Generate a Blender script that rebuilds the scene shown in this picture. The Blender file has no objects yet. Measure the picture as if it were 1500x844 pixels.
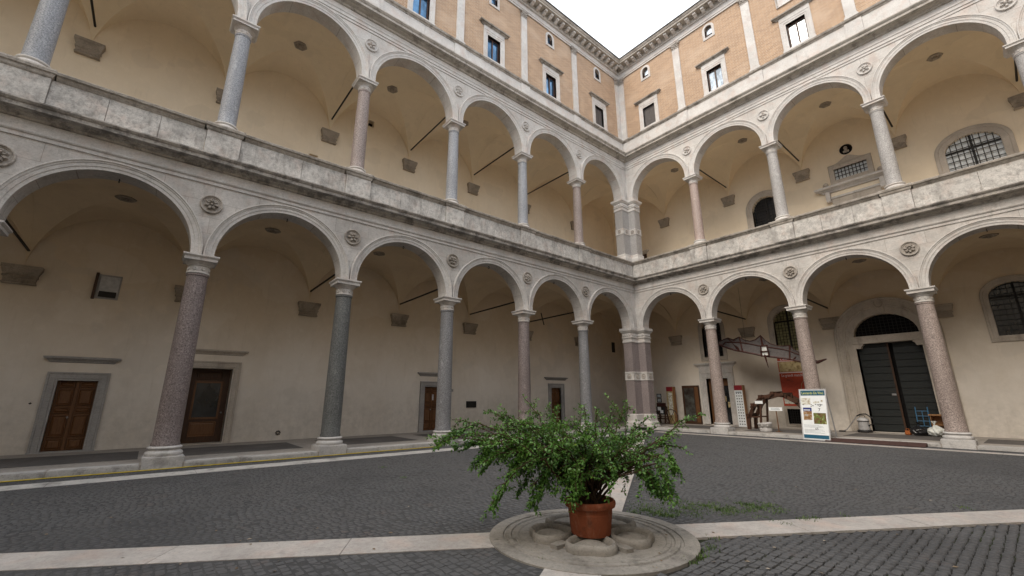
import bpy, bmesh, math, random
import numpy as np
from mathutils import Matrix, Vector
random.seed(7); rng = np.random.default_rng(11)
R_ = math.radians
sc = bpy.context.scene
C = sc.collection

# ------------------------------------------------------------------ camera
CAM = Vector((14.273, -21.143, 1.62)); F_PX = 622.87
PITCH, YAW, ROLL = 0.2542, 0.8788, -0.0021
_f = Vector((-math.sin(YAW), math.cos(YAW), 0)); _r = Vector((math.cos(YAW), math.sin(YAW), 0)); _u = Vector((0, 0, 1))
FW = _f*math.cos(PITCH) + _u*math.sin(PITCH); UP0 = _u*math.cos(PITCH) - _f*math.sin(PITCH)
RT = _r*math.cos(ROLL) + UP0*math.sin(ROLL); UP = UP0*math.cos(ROLL) - _r*math.sin(ROLL)
cd = bpy.data.cameras.new('camera'); cam = bpy.data.objects.new('camera', cd); C.objects.link(cam)
cam.matrix_world = Matrix(((RT.x, UP.x, -FW.x, CAM.x), (RT.y, UP.y, -FW.y, CAM.y), (RT.z, UP.z, -FW.z, CAM.z), (0, 0, 0, 1)))
cd.sensor_width = 36; cd.lens = F_PX/1500*36; cd.clip_start = 0.05; cd.clip_end = 800
sc.camera = cam
def ray(px, py): return FW + RT*((px-750)/F_PX) + UP*((422-py)/F_PX)
def at_x(px, py, x): d = ray(px, py); return CAM + d*((x-CAM.x)/d.x)
def at_y(px, py, y): d = ray(px, py); return CAM + d*((y-CAM.y)/d.y)
def at_z(px, py, z): d = ray(px, py); return CAM + d*((z-CAM.z)/d.z)
def to_px(v):
    d = Vector(v)-CAM; z = d.dot(FW); return 750+F_PX*d.dot(RT)/z, 422-F_PX*d.dot(UP)/z, z

# ------------------------------------------------------------------ sky, sun, exposure
SUN_EL, SUN_AZ = R_(44), R_(172)          # azimuth clockwise from +Y: light falls on the wing facing south
w = bpy.data.worlds.new('World'); sc.world = w; w.use_nodes = True
nt = w.node_tree; nt.nodes.clear()
wo = nt.nodes.new('ShaderNodeOutputWorld'); bg = nt.nodes.new('ShaderNodeBackground'); bg.inputs[1].default_value = 0.1
sky = nt.nodes.new('ShaderNodeTexSky'); sky.sky_type = 'NISHITA'; sky.sun_disc = False
sky.sun_elevation = SUN_EL; sky.sun_rotation = SUN_AZ; sky.dust_density = 2.0
tc = nt.nodes.new('ShaderNodeTexCoord'); no = nt.nodes.new('ShaderNodeTexNoise')
no.inputs['Scale'].default_value = 2.2; no.inputs['Detail'].default_value = 6; no.inputs['Roughness'].default_value = .55
cr = nt.nodes.new('ShaderNodeValToRGB'); cr.color_ramp.elements[0].position = .34; cr.color_ramp.elements[1].position = .60
cr.color_ramp.elements[0].color = (4.2, 4.5, 4.9, 1); cr.color_ramp.elements[1].color = (12.8, 13.4, 14.3, 1)
mx = nt.nodes.new('ShaderNodeMixRGB'); mx.inputs[0].default_value = .93
nt.links.new(tc.outputs['Generated'], no.inputs['Vector']); nt.links.new(no.outputs[0], cr.inputs[0])
nt.links.new(sky.outputs[0], mx.inputs[1]); nt.links.new(cr.outputs[0], mx.inputs[2])
nt.links.new(mx.outputs[0], bg.inputs[0]); nt.links.new(bg.outputs[0], wo.inputs[0])
sd = bpy.data.lights.new('sun', 'SUN'); sd.energy = 1.5; sd.angle = R_(38); sd.color = (1, .88, .72)
sun = bpy.data.objects.new('sun', sd); C.objects.link(sun)
_sv = Vector((math.sin(SUN_AZ)*math.cos(SUN_EL), math.cos(SUN_AZ)*math.cos(SUN_EL), math.sin(SUN_EL)))
sun.rotation_euler = _sv.to_track_quat('Z', 'Y').to_euler(); sun.location = (10, -16, 40)
vs = sc.view_settings; vs.view_transform = 'Standard'; vs.look = 'None'; vs.gamma = 1; vs.use_curve_mapping = False
vs.exposure = 0.88
sc.render.engine = 'CYCLES'; sc.cycles.use_denoising = True
sc.cycles.max_bounces = 10; sc.cycles.diffuse_bounces = 8; sc.cycles.glossy_bounces = 3; sc.cycles.caustics_reflective = False

# ------------------------------------------------------------------ materials
class N:
    def __init__(s, name):
        s.m = bpy.data.materials.new(name); s.m.use_nodes = True; s.t = s.m.node_tree
        s.b = s.t.nodes['Principled BSDF']; s.g = None
    def n(s, ty, **k):
        x = s.t.nodes.new('ShaderNode'+ty)
        for a, v in k.items():
            if a.startswith('i_'): x.inputs[a[2:].replace('_', ' ')].default_value = v
            else: setattr(x, a, v)
        return x
    def l(s, a, b): s.t.links.new(a, b)
    def pos(s):
        if not s.g: s.g = s.n('NewGeometry')
        return s.g.outputs['Position']
    def noise(s, scale, detail=4, rough=.55, stretch=None, off=0):
        x = s.n('TexNoise'); x.inputs['Scale'].default_value = scale; x.inputs['Detail'].default_value = detail; x.inputs['Roughness'].default_value = rough
        v = s.pos()
        if stretch or off:
            mp = s.n('Mapping'); s.l(v, mp.inputs[0]); mp.inputs['Scale'].default_value = stretch or (1, 1, 1); mp.inputs['Location'].default_value = (off, off, off); v = mp.outputs[0]
        s.l(v, x.inputs['Vector']); return x.outputs[0]
    def ramp(s, src, stops):
        r = s.n('ValToRGB'); e = r.color_ramp.elements
        while len(e) < len(stops): e.new(.5)
        for q, (p, c) in zip(e, stops):
            q.position = p; q.color = (*c, 1) if not isinstance(c, (int, float)) else (c, c, c, 1)
        s.l(src, r.inputs[0]); return r.outputs[0]
    def mix(s, f, a, b, mode='MIX'):
        x = s.n('MixRGB', blend_type=mode)
        for i, v in ((0, f), (1, a), (2, b)):
            if isinstance(v, (int, float)): x.inputs[i].default_value = v if i == 0 else (v, v, v, 1)
            elif isinstance(v, tuple): x.inputs[i].default_value = (*v, 1)
            else: s.l(v, x.inputs[i])
        return x.outputs[0]
    def math(s, op, a, b=0):
        x = s.n('Math', operation=op)
        for i, v in ((0, a), (1, b)):
            if isinstance(v, (int, float)): x.inputs[i].default_value = v
            else: s.l(v, x.inputs[i])
        return x.outputs[0]
    def bump(s, h, strength=.3, dist=.02):
        b = s.n('Bump'); b.inputs['Strength'].default_value = strength; b.inputs['Distance'].default_value = dist
        s.l(h, b.inputs['Height']); s.l(b.outputs[0], s.b.inputs['Normal'])
    def out(s, col=None, rough=.8, spec=.3, metal=0):
        if isinstance(col, tuple): s.b.inputs['Base Color'].default_value = (*col, 1)
        elif col is not None: s.l(col, s.b.inputs['Base Color'])
        if isinstance(rough, (int, float)): s.b.inputs['Roughness'].default_value = rough
        else: s.l(rough, s.b.inputs['Roughness'])
        s.b.inputs['Specular IOR Level'].default_value = spec; s.b.inputs['Metallic'].default_value = metal
        return s.m
def plain(name, col, rough=.6, spec=.4, metal=0, var=.18, sc_=9):
    k = N(name); c = k.mix(k.ramp(k.noise(sc_), [(.3, 0), (.7, 1)]), tuple(x*(1-var) for x in col), tuple(min(1, x*(1+var)) for x in col))
    k.bump(k.noise(sc_*5), .12, .004); return k.out(c, rough, spec, metal)
def stone(name, c1, c2, stain=.35, dark=(.10, .09, .08), streak=True, pits=.5, thr=.56, pink=0, grime=0):
    k = N(name)
    c = k.mix(k.ramp(k.noise(1.3, 6, .6), [(.35, 0), (.65, 1)]), c1, c2)
    c = k.mix(k.ramp(k.noise(14, 5, .7, (1, 1, 3.5)), [(.42, 0), (.75, .55)]), c, tuple(x*.62 for x in c1))
    if pink: c = k.mix(k.ramp(k.noise(2.6, 3, .5, None, 5), [(.5, 0), (.7, pink)]), c, (.52, .36, .29))
    st = k.ramp(k.noise(2.4, 9, .72, (1, 1, .35) if streak else None, 3), [(thr, 0), (thr+.13, stain)])
    c = k.mix(st, c, dark)
    if grime:
        c = k.mix(k.ramp(k.noise(6.5, 10, .8, None, 19), [(.47, 0), (.62, grime)]), c, tuple(x*.33 for x in c1)); c = k.mix(k.ramp(k.noise(1.1, 8, .75, None, 27), [(.5, 0), (.6, grime*.7)]), c, tuple(x*.45 for x in c1))
    fine = k.ramp(k.noise(38, 6, .75, None, 8), [(.54, 0), (.66, pits)])
    c = k.mix(fine, c, tuple(x*.45 for x in c1))
    h = k.mix(.5, k.noise(30, 8, .7), k.math('SUBTRACT', 1, fine))
    k.bump(h, .35, .012); return k.out(c, .85, .25)
def ashlar(name, src):
    m = M[src].copy(); m.name = name; t = m.node_tree; b = t.nodes['Principled BSDF']; L = t.links
    g = t.nodes.new('ShaderNodeNewGeometry'); sp = t.nodes.new('ShaderNodeSeparateXYZ'); L.new(g.outputs['Position'], sp.inputs[0])
    ad = t.nodes.new('ShaderNodeMath'); L.new(sp.outputs[0], ad.inputs[0]); L.new(sp.outputs[1], ad.inputs[1]); cb = t.nodes.new('ShaderNodeCombineXYZ'); L.new(ad.outputs[0], cb.inputs[0]); L.new(sp.outputs[2], cb.inputs[1])
    br = t.nodes.new('ShaderNodeTexBrick'); L.new(cb.outputs[0], br.inputs['Vector'])
    for n_, v in (('Scale', 1), ('Brick Width', 1.13), ('Row Height', .47), ('Mortar Size', .006), ('Mortar Smooth', .2)): br.inputs[n_].default_value = v
    br.inputs['Color1'].default_value = (.90, .89, .88, 1); br.inputs['Color2'].default_value = (1, 1, 1, 1); br.inputs['Mortar'].default_value = (.62, .59, .56, 1)
    mx_ = t.nodes.new('ShaderNodeMixRGB'); mx_.blend_type = 'MULTIPLY'; mx_.inputs[0].default_value = 1; src_ = b.inputs['Base Color'].links[0].from_socket
    L.new(src_, mx_.inputs[1]); L.new(br.outputs[0], mx_.inputs[2]); L.new(mx_.outputs[0], b.inputs['Base Color']); return m
def granite(name, dark, light, tint):
    k = N(name)
    c = k.ramp(k.noise(30, 6, .85), [(.38, tuple(x*.7 for x in dark)), (.5, tint), (.62, tuple(min(1, x*1.12) for x in light))])
    c = k.mix(k.ramp(k.noise(1.6, 5, .6, (1, 1, .4)), [(.35, 0), (.75, .55)]), c, tuple(x*.6 for x in tint))
    c = k.mix(k.ramp(k.noise(5.5, 6, .7, (1, 1, .5), 9), [(.6, 0), (.7, .35)]), c, tuple(min(1, x*1.5) for x in light))
    k.bump(k.noise(60, 5, .8), .18, .004); return k.out(c, .55, .35)
def plaster(name, lo, hi, z0, z1, dirty=.25, floor=None):
    k = N(name)
    sp = k.n('SeparateXYZ'); k.l(k.pos(), sp.inputs[0])
    if z1 > z0:
        mr = k.n('MapRange'); mr.inputs[1].default_value = z0; mr.inputs[2].default_value = z1
        k.l(k.math('ADD', sp.outputs[2], k.math('MULTIPLY', k.noise(.55, 4), 2.2)), mr.inputs[0]); f = mr.outputs[0]
    else: f = k.ramp(k.noise(.4, 4), [(.3, 0), (.7, 1)])
    c = k.mix(f, lo, hi)
    c = k.mix(k.ramp(k.noise(.9, 8, .65, (1, 1, .7), 2), [(.45, 0), (.75, dirty)]), c, tuple(x*.62 for x in hi))
    c = k.mix(k.ramp(k.noise(3.4, 7, .7, None, 12), [(.52, 0), (.72, .25)]), c, tuple(min(1, x*1.18) for x in lo))
    c = k.mix(k.ramp(k.noise(.42, 3, .4, (1, 1, 1.6), 31), [(.575, 0), (.59, .17)]), c, tuple(min(1, x*1.14) for x in lo))      # repainted patches
    c = k.mix(k.ramp(k.noise(.5, 3, .45, (1, 1, 1.3), 47), [(.60, 0), (.615, .2)]), c, tuple(x*.72 for x in lo))
    c = k.mix(k.ramp(k.noise(5, 6, .75, (1, 1, .12), 3), [(.56, 0), (.8, .32)]), c, tuple(x*.55 for x in hi))                     # run-off streaks
    if floor is not None:                                                                                                       # damp and scuffs above the floor
        mr = k.n('MapRange'); mr.inputs[1].default_value = floor+1.5; mr.inputs[2].default_value = floor
        k.l(k.math('SUBTRACT', sp.outputs[2], k.math('MULTIPLY', k.noise(1.4, 7, .7, None, 17), 1.3)), mr.inputs[0])
        c = k.mix(k.math('MULTIPLY', mr.outputs[0], k.ramp(k.noise(4, 7, .75, None, 22), [(.35, .1), (.65, .6)])), c, tuple(x*.62 for x in lo))
    k.bump(k.noise(12, 8, .75), .3, .012); return k.out(c, .9, .15)

M = {}
M['stone'] = stone('travertine', (.52, .50, .48), (.64, .615, .59), .35, pink=.22, grime=.22)
M['stone_up'] = stone('travertine_clean', (.57, .545, .52), (.69, .665, .635), .22, pink=.3, grime=.12)
M['stone_wall'] = ashlar('travertine_blocks', 'stone'); M['stone_up_wall'] = ashlar('upper_travertine_blocks', 'stone_up')
M['parapet'] = stone('weathered_travertine', (.54, .52, .495), (.68, .655, .62), .6, (.17, .155, .14), True, .75, .51, .3, .6)
M['cornice'] = stone('blackened_cornice_stone', (.40, .37, .34), (.52, .485, .445), .72, (.085, .08, .075), False, .8, .46)
M['cap_mould'] = stone('soiled_coping_stone', (.36, .325, .285), (.47, .43, .385), .7, (.09, .08, .07), False, .7, .5, 0, .5)
M['cornice_up'] = stone('upper_cornice_stone', (.46, .42, .37), (.58, .54, .49), .6, (.12, .105, .09), False, .6, .5)
M['corbel'] = stone('grey_brown_corbel_stone', (.30, .255, .205), (.41, .355, .29), .5, (.12, .10, .08), False, .6, .5)
M['roundel'] = stone('carved_roundel_stone', (.36, .325, .29), (.48, .44, .40), .6, (.12, .105, .09), False, .6, .5)
M['base'] = stone('worn_base_stone', (.45, .44, .44), (.58, .56, .54), .5, (.14, .13, .12), False, .6, .52)
M['grey_frame'] = stone('grey_marble_frame', (.30, .29, .285), (.40, .39, .38), .35, (.14, .13, .12), True, .4, .55)
M['warm_frame'] = stone('warm_stone_frame', (.42, .375, .325), (.54, .485, .425), .4, (.15, .13, .11), True, .4, .55)
M['paving'] = stone('white_paving_stone', (.36, .335, .315), (.47, .44, .415), .35, (.17, .15, .14), False, .5, .55, .3)
M['kerb'] = stone('worn_kerb_stone', (.42, .41, .40), (.54, .52, .50), .6, (.10, .095, .085), False, .7, .52)
M['disc'] = stone('carved_disc_stone', (.235, .218, .198), (.33, .308, .278), .7, (.085, .077, .068), False, .6, .52)
M['floor_dark'] = stone('dark_portico_paving', (.085, .08, .078), (.13, .12, .115), .3, (.05, .05, .05), False, .3)
M['floor_light'] = stone('portico_floor_stone', (.30, .275, .25), (.38, .35, .32), .4, (.14, .12, .11), False, .4)
M['g_grey'] = granite('grey_granite', (.10, .10, .105), (.34, .34, .35), (.21, .21, .22))
M['g_blue'] = granite('blue_grey_granite', (.18, .185, .20), (.44, .45, .475), (.30, .31, .335))
M['g_pale'] = granite('pale_grey_granite', (.22, .21, .205), (.52, .50, .49), (.38, .365, .355))
M['g_pink'] = granite('pink_grey_granite', (.15, .12, .11), (.46, .39, .36), (.29, .235, .215))
M['g_rose'] = granite('rose_granite', (.24, .18, .16), (.55, .45, .41), (.40, .31, .275))
M['g_red'] = granite('red_grey_granite', (.095, .075, .075), (.34, .29, .285), (.20, .165, .16))
M['g_dark'] = granite('dark_grey_granite', (.065, .068, .068), (.22, .225, .22), (.125, .13, .13))
M['g_purple'] = granite('purple_granite', (.15, .125, .122), (.37, .32, .315), (.25, .21, .205))
M['plaster'] = plaster('cream_plaster', (.70, .65, .59), (.655, .54, .39), 3.2, 7.6, .25, .12)
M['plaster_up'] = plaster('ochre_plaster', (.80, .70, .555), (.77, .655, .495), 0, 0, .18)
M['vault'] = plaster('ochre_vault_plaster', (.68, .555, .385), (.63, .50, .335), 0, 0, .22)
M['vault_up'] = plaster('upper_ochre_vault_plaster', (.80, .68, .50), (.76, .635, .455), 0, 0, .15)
def brick_mat(name):
    k = N(name); sp = k.n('SeparateXYZ'); k.l(k.pos(), sp.inputs[0])
    cb = k.n('CombineXYZ'); k.l(k.math('ADD', sp.outputs[0], sp.outputs[1]), cb.inputs[0]); k.l(sp.outputs[2], cb.inputs[1])
    b = k.n('TexBrick'); k.l(cb.outputs[0], b.inputs['Vector'])
    b.inputs['Scale'].default_value = 1; b.inputs['Brick Width'].default_value = .31; b.inputs['Row Height'].default_value = .085
    b.inputs['Mortar Size'].default_value = .016; b.inputs['Mortar Smooth'].default_value = .3; b.inputs['Bias'].default_value = -.1
    b.inputs['Color1'].default_value = (.33, .205, .125, 1); b.inputs['Color2'].default_value = (.48, .31, .19, 1); b.inputs['Mortar'].default_value = (.49, .39, .30, 1)
    c = k.mix(k.ramp(k.noise(1.1, 6, .65), [(.35, 0), (.7, .35)]), b.outputs[0], (.37, .27, .20))
    c = k.mix(k.ramp(k.noise(9, 3, .6), [(.5, 0), (.75, .18)]), c, (.66, .49, .35)); c = k.mix(k.ramp(k.noise(.6, 4, .5, (1, 1, 1.5), 21), [(.52, 0), (.66, .3)]), c, (.60, .47, .36)); c = k.mix(k.ramp(k.noise(3, 7, .75, (1, 1, .2), 5), [(.55, 0), (.8, .22)]), c, (.22, .17, .135))
    k.bump(k.math('SUBTRACT', 1, b.outputs[1]), .12, .004); return k.out(c, .88, .2)
M['brick'] = brick_mat('thin_brick')
def wood(name, a, b, ax=(9, 9, 1)):
    k = N(name); c = k.mix(k.ramp(k.noise(5, 7, .65, ax), [(.3, 0), (.7, 1)]), a, b); k.bump(k.noise(8, 6, .6, ax), .2, .004); return k.out(c, .5, .35)
M['wood'] = wood('brown_door_wood', (.085, .036, .014), (.165, .075, .03))
M['wood_dark'] = wood('dark_door_wood', (.03, .014, .008), (.075, .034, .015))
M['wood_model'] = wood('dark_brown_model_wood', (.04, .018, .011), (.085, .038, .022), (2, 2, 2))
M['wood_red'] = wood('red_brown_wood', (.03, .009, .006), (.06, .016, .011), (2, 2, 2))
M['wood_box'] = wood('pale_box_wood', (.24, .12, .05), (.34, .18, .08), (2, 9, 9))
M['plank'] = wood('black_green_plank', (.009, .011, .0115), (.021, .025, .025), (1, 9, 9))
M['iron'] = plain('black_iron', (.02, .018, .017), .6, .4, .3)
M['black'] = plain('matt_black', (.016, .016, .018), .55)
M['void'] = plain('dark_interior', (.012, .011, .011), .9, .1)
M['leafgreen'] = None
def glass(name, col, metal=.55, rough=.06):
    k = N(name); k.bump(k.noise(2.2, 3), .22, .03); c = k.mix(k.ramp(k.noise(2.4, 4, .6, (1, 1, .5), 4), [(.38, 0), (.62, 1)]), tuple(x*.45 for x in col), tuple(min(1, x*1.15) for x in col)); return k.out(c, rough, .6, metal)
M['glass_blue_sky'] = glass('blue_sky_reflection_glass', (.12, .25, .42), .7)  # blue of the reflected sky is put into the glass colour
M['glass_pale_sky'] = glass('pale_sky_reflection_glass', (.62, .66, .68), .8)  # white sky reflection carried by a pale, mirror-like base colour
M['glass_dark'] = glass('dark_window_glass', (.03, .032, .036), .2, .15)
M['glass_yellow'] = plain('yellowed_leaded_glass', (.30, .28, .13), .3, .5, 0, .5, 7)
M['frame_brown'] = plain('brown_window_frame', (.06, .03, .022), .5)
M['shutter'] = plain('grey_shutter', (.085, .075, .072), .6)
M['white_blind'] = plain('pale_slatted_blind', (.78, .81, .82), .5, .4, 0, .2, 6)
M['roof'] = plain('grey_roof_edge', (.12, .115, .11), .8)
def pot_mat():
    k = N('terracotta'); c = k.mix(k.ramp(k.noise(5, 5), [(.3, 0), (.7, 1)]), (.20, .058, .03), (.29, .088, .042))
    c = k.mix(k.ramp(k.noise(9, 7, .75, (1, 1, .35), 4), [(.52, 0), (.72, .5)]), c, (.36, .22, .16)); c = k.mix(k.ramp(k.noise(7, 6, .7, None, 9), [(.55, 0), (.68, .6)]), c, (.085, .04, .026))
    k.bump(k.noise(40, 6, .7), .25, .006); return k.out(c, .85, .15)
M['terracotta'] = pot_mat()
M['soil'] = plain('potting_soil', (.02, .015, .012), .95, .1)
M['bark'] = plain('twig_bark', (.06, .038, .024), .85, .15)
M['yellow'] = plain('yellow_plastic', (.55, .42, .03), .5)
M['grey_metal'] = plain('grey_metal', (.33, .33, .34), .4, .5, .3)
M['light_grey'] = plain('pale_grey_plastic', (.42, .42, .43), .45)
M['white'] = plain('white_print', (.74, .77, .79), .45, .4, 0, .05)
M['print_blue'] = plain('teal_print', (.012, .085, .15), .45, .4, 0, .08)
M['print_yellow'] = plain('yellow_print', (.62, .60, .16), .5)
M['print_red'] = plain('red_print', (.44, .062, .03), .5, .4, 0, .1)
M['print_crimson'] = plain('crimson_print', (.24, .014, .022), .5)
M['print_navy'] = plain('navy_print', (.02, .03, .16), .5)
M['print_ink'] = plain('dark_ink', (.025, .03, .05), .6)
M['print_grey'] = plain('grey_print', (.36, .40, .43), .6)
def mottled(name, cols, s=9):
    k = N(name); n = k.noise(s, 5, .6); return k.out(k.ramp(n, [(.3+.4*i/(len(cols)-1), c) for i, c in enumerate(cols)]), .5)
M['photo_green'] = mottled('green_photo_print', [(.02, .02, .015), (.16, .09, .04), (.10, .16, .03), (.45, .42, .25)])
M['photo_brown'] = mottled('brown_photo_print', [(.08, .03, .015), (.30, .17, .07), (.40, .42, .44)])
M['photo_sepia'] = mottled('sepia_drawing_print', [(.16, .10, .04), (.42, .33, .17), (.55, .46, .27)], 7)
M['photo_dark'] = mottled('dark_painted_panel', [(.02, .012, .008), (.05, .045, .04), (.09, .10, .09)], 3)
M['sketch'] = mottled('sketch_print', [(.20, .14, .08), (.60, .58, .50), (.72, .75, .76)], 14)
M['fabric'] = plain('grey_wing_cloth', (.10, .09, .09), .8, .2)
M['bag_black'] = plain('black_rubbish_bag', (.014, .014, .016), .28, .6)
M['bag_white'] = plain('white_plastic_bag', (.62, .64, .62), .4, .4)
M['orange'] = plain('orange_plastic', (.36, .11, .03), .6)
M['cart_blue'] = plain('blue_paint', (.04, .13, .24), .45)
M['litter'] = mottled('dry_leaf_litter', [(.05, .03, .015), (.16, .11, .06), (.42, .38, .33)], 3)
M['rust'] = plain('dark_red_ramp', (.055, .028, .024), .75)
def cobble_mat(name):
    k = N(name); c = k.mix(k.ramp(k.noise(7.5, 3, .6), [(.3, 0), (.7, 1)]), (.060, .061, .065), (.104, .104, .108))
    c = k.mix(k.ramp(k.noise(.55, 5, .6), [(.4, 0), (.7, .5)]), c, (.084, .080, .080))
    c = k.mix(k.ramp(k.noise(2.1, 6, .7, None, 6), [(.6, 0), (.7, .45)]), c, (.125, .092, .080))
    c = k.mix(k.ramp(k.noise(24, 2, .5, None, 14), [(.3, .0), (.7, .35)]), c, (.145, .145, .148)); c = k.mix(k.ramp(k.noise(.33, 4, .6, (1, 1, 1), 40), [(.5, 0), (.62, .4)]), c, (.052, .052, .055))
    k.bump(k.noise(55, 5, .7), .25, .006); return k.out(c, .8, .2)
M['cobble'] = cobble_mat('basalt_cobble')
def joint_mat():
    k = N('cobble_joint_dirt'); c = k.mix(k.ramp(k.noise(.8, 6, .65), [(.5, 0), (.62, 1)]), (.026, .025, .023), (.032, .042, .016))
    return k.out(c, .95, .1)
M['joint'] = joint_mat()
def sand_mat():
    k = N('grey_joint_sand'); c = k.mix(k.ramp(k.noise(1.5, 6, .65), [(.4, 0), (.62, 1)]), (.058, .058, .060), (.074, .074, .074)); c = k.mix(k.ramp(k.noise(40, 3, .6), [(.62, 0), (.72, .5)]), c, (.16, .155, .15)); return k.out(c, .95, .1)
M['joint_sand'] = sand_mat()
def leaf_mat(name, a, b, c3):
    k = N(name); c = k.mix(k.ramp(k.noise(3.2, 4), [(.38, 0), (.62, 1)]), a, b); c = k.mix(k.ramp(k.noise(17, 2, .5, None, 7), [(.62, 0), (.7, .75)]), c, tuple((x*2.1, x*1.15, x*.6)[i] for i, x in enumerate(b)))
    c = k.mix(k.ramp(k.noise(30, 2), [(.4, 0), (.65, .7)]), c, c3)
    m = k.out(c, .42, .45); k.b.inputs['Transmission Weight'].default_value = 0
    tr = k.n('BsdfTranslucent'); k.l(c, tr.inputs[0]); ms = k.n('MixShader'); ms.inputs[0].default_value = .28
    o = k.t.nodes['Material Output']; k.l(k.b.outputs[0], ms.inputs[1]); k.l(tr.outputs[0], ms.inputs[2]); k.l(ms.outputs[0], o.inputs[0]); return m
M['leaf'] = leaf_mat('shrub_leaf', (.045, .13, .026), (.10, .23, .035), (.17, .33, .07))
M['grass'] = leaf_mat('joint_grass', (.05, .10, .02), (.085, .15, .03), (.11, .18, .05))

# ------------------------------------------------------------------ mesh helpers
class MB:
    def __init__(s): s.v = []; s.f = []
    def add(s, vs, fs):
        o = len(s.v); s.v += [tuple(v) for v in vs]; s.f += [tuple(i+o for i in f) for f in fs]; return s
    def box(s, a, b, T=None):
        (x0, y0, z0), (x1, y1, z1) = a, b
        p = [(x0, y0, z0), (x1, y0, z0), (x1, y1, z0), (x0, y1, z0), (x0, y0, z1), (x1, y0, z1), (x1, y1, z1), (x0, y1, z1)]
        if T: p = [T(*q) for q in p]
        return s.add(p, [(3, 2, 1, 0), (4, 5, 6, 7), (0, 1, 5, 4), (1, 2, 6, 5), (2, 3, 7, 6), (3, 0, 4, 7)])
    def lathe(s, prof, n=28, c=(0, 0, 0), cap=True):
        o = [(c[0]+r*math.cos(2*math.pi*i/n), c[1]+r*math.sin(2*math.pi*i/n), c[2]+z) for r, z in prof for i in range(n)]
        f = [(j*n+i, j*n+(i+1) % n, (j+1)*n+(i+1) % n, (j+1)*n+i) for j in range(len(prof)-1) for i in range(n)]
        if cap: f += [tuple(range(n))[::-1], tuple(range((len(prof)-1)*n, len(prof)*n))]
        return s.add(o, f)
    def tube(s, pts, r, n=6, cap=True):
        pts = [Vector(p) for p in pts]; rs = r if isinstance(r, (list, tuple)) else [r]*len(pts); o = []
        for i, p in enumerate(pts):
            t = (pts[min(i+1, len(pts)-1)]-pts[max(i-1, 0)]).normalized()
            a = t.cross(Vector((0, 0, 1)) if abs(t.z) < .9 else Vector((1, 0, 0))).normalized(); b = t.cross(a)
            o += [p+(a*math.cos(2*math.pi*k/n)+b*math.sin(2*math.pi*k/n))*rs[i] for k in range(n)]
        f = [(i*n+k, i*n+(k+1) % n, (i+1)*n+(k+1) % n, (i+1)*n+k) for i in range(len(pts)-1) for k in range(n)]
        if cap: f += [tuple(range(n))[::-1], tuple(range((len(pts)-1)*n, len(pts)*n))]
        return s.add(o, f)
    def bar(s, a, b, w=.05, h=None):
        a, b = Vector(a), Vector(b); t = (b-a).normalized(); u = t.cross(Vector((0, 0, 1)) if abs(t.z) < .95 else Vector((0, 1, 0))).normalized(); v = u.cross(t)
        h = h or w; p = [q+u*su*w/2+v*sv*h/2 for q in (a, b) for su, sv in ((-1, -1), (1, -1), (1, 1), (-1, 1))]
        return s.add(p, [(3, 2, 1, 0), (4, 5, 6, 7), (0, 1, 5, 4), (1, 2, 6, 5), (2, 3, 7, 6), (3, 0, 4, 7)])
    def prism(s, poly, z0, z1, T=None):
        n = len(poly); p = [(*q, z0) for q in poly]+[(*q, z1) for q in poly]
        if T: p = [T(*q) for q in p]
        return s.add(p, [tuple(range(n))[::-1], tuple(range(n, 2*n))]+[(i, (i+1) % n, n+(i+1) % n, n+i) for i in range(n)])
    def sweep(s, rows, closed=False):
        """rows: list of equal-length point lists; skin neighbours"""
        n = len(rows[0]); o = [p for r in rows for p in r]; m = len(rows)
        f = [(i*n+k, i*n+k+1, (i+1)*n+k+1, (i+1)*n+k) for i in range(m-1) for k in range(n-1)]
        if closed: f += [(i*n+n-1, i*n, (i+1)*n, (i+1)*n+n-1) for i in range(m-1)]
        return s.add(o, f)
    def mesh(s, name, smooth=None, recalc=True):
        me = bpy.data.meshes.new(name); me.from_pydata([tuple(v) for v in s.v], [], s.f)
        if recalc:
            bm = bmesh.new(); bm.from_mesh(me); bmesh.ops.recalc_face_normals(bm, faces=bm.faces); bm.to_mesh(me); bm.free()
        if smooth is not None:
            me.polygons.foreach_set('use_smooth', [True]*len(me.polygons)); me.set_sharp_from_angle(angle=R_(smooth))
        me.update(); return me
    def build(s, name, m, parent=None, smooth=None, recalc=True, loc=None):
        return link(name, s.mesh(name, smooth, recalc), m, parent, loc)
def link(name, me, m, parent=None, loc=None, rz=0):
    o = bpy.data.objects.new(name, me); C.objects.link(o)
    if m is not None and not me.materials: me.materials.append(M[m] if isinstance(m, str) else m)
    if parent is not None: o.parent = parent
    if loc is not None: o.location = loc
    if rz: o.rotation_euler[2] = rz
    return o
def own_mat(o, m):
    o.material_slots[0].link = 'OBJECT'; o.material_slots[0].material = M[m]
def tag(o, label=None, cat=None, group=None, kind=None):
    for k, v in (('label', label), ('category', cat), ('group', group), ('kind', kind)):
        if v: o[k] = v
    return o
def thing(name, label, cat, loc=(0, 0, 0), rz=0, group=None):
    o = bpy.data.objects.new(name, None); C.objects.link(o); o.location = loc; o.rotation_euler[2] = rz; o.empty_display_size = .2
    return tag(o, label, cat, group)
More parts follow.
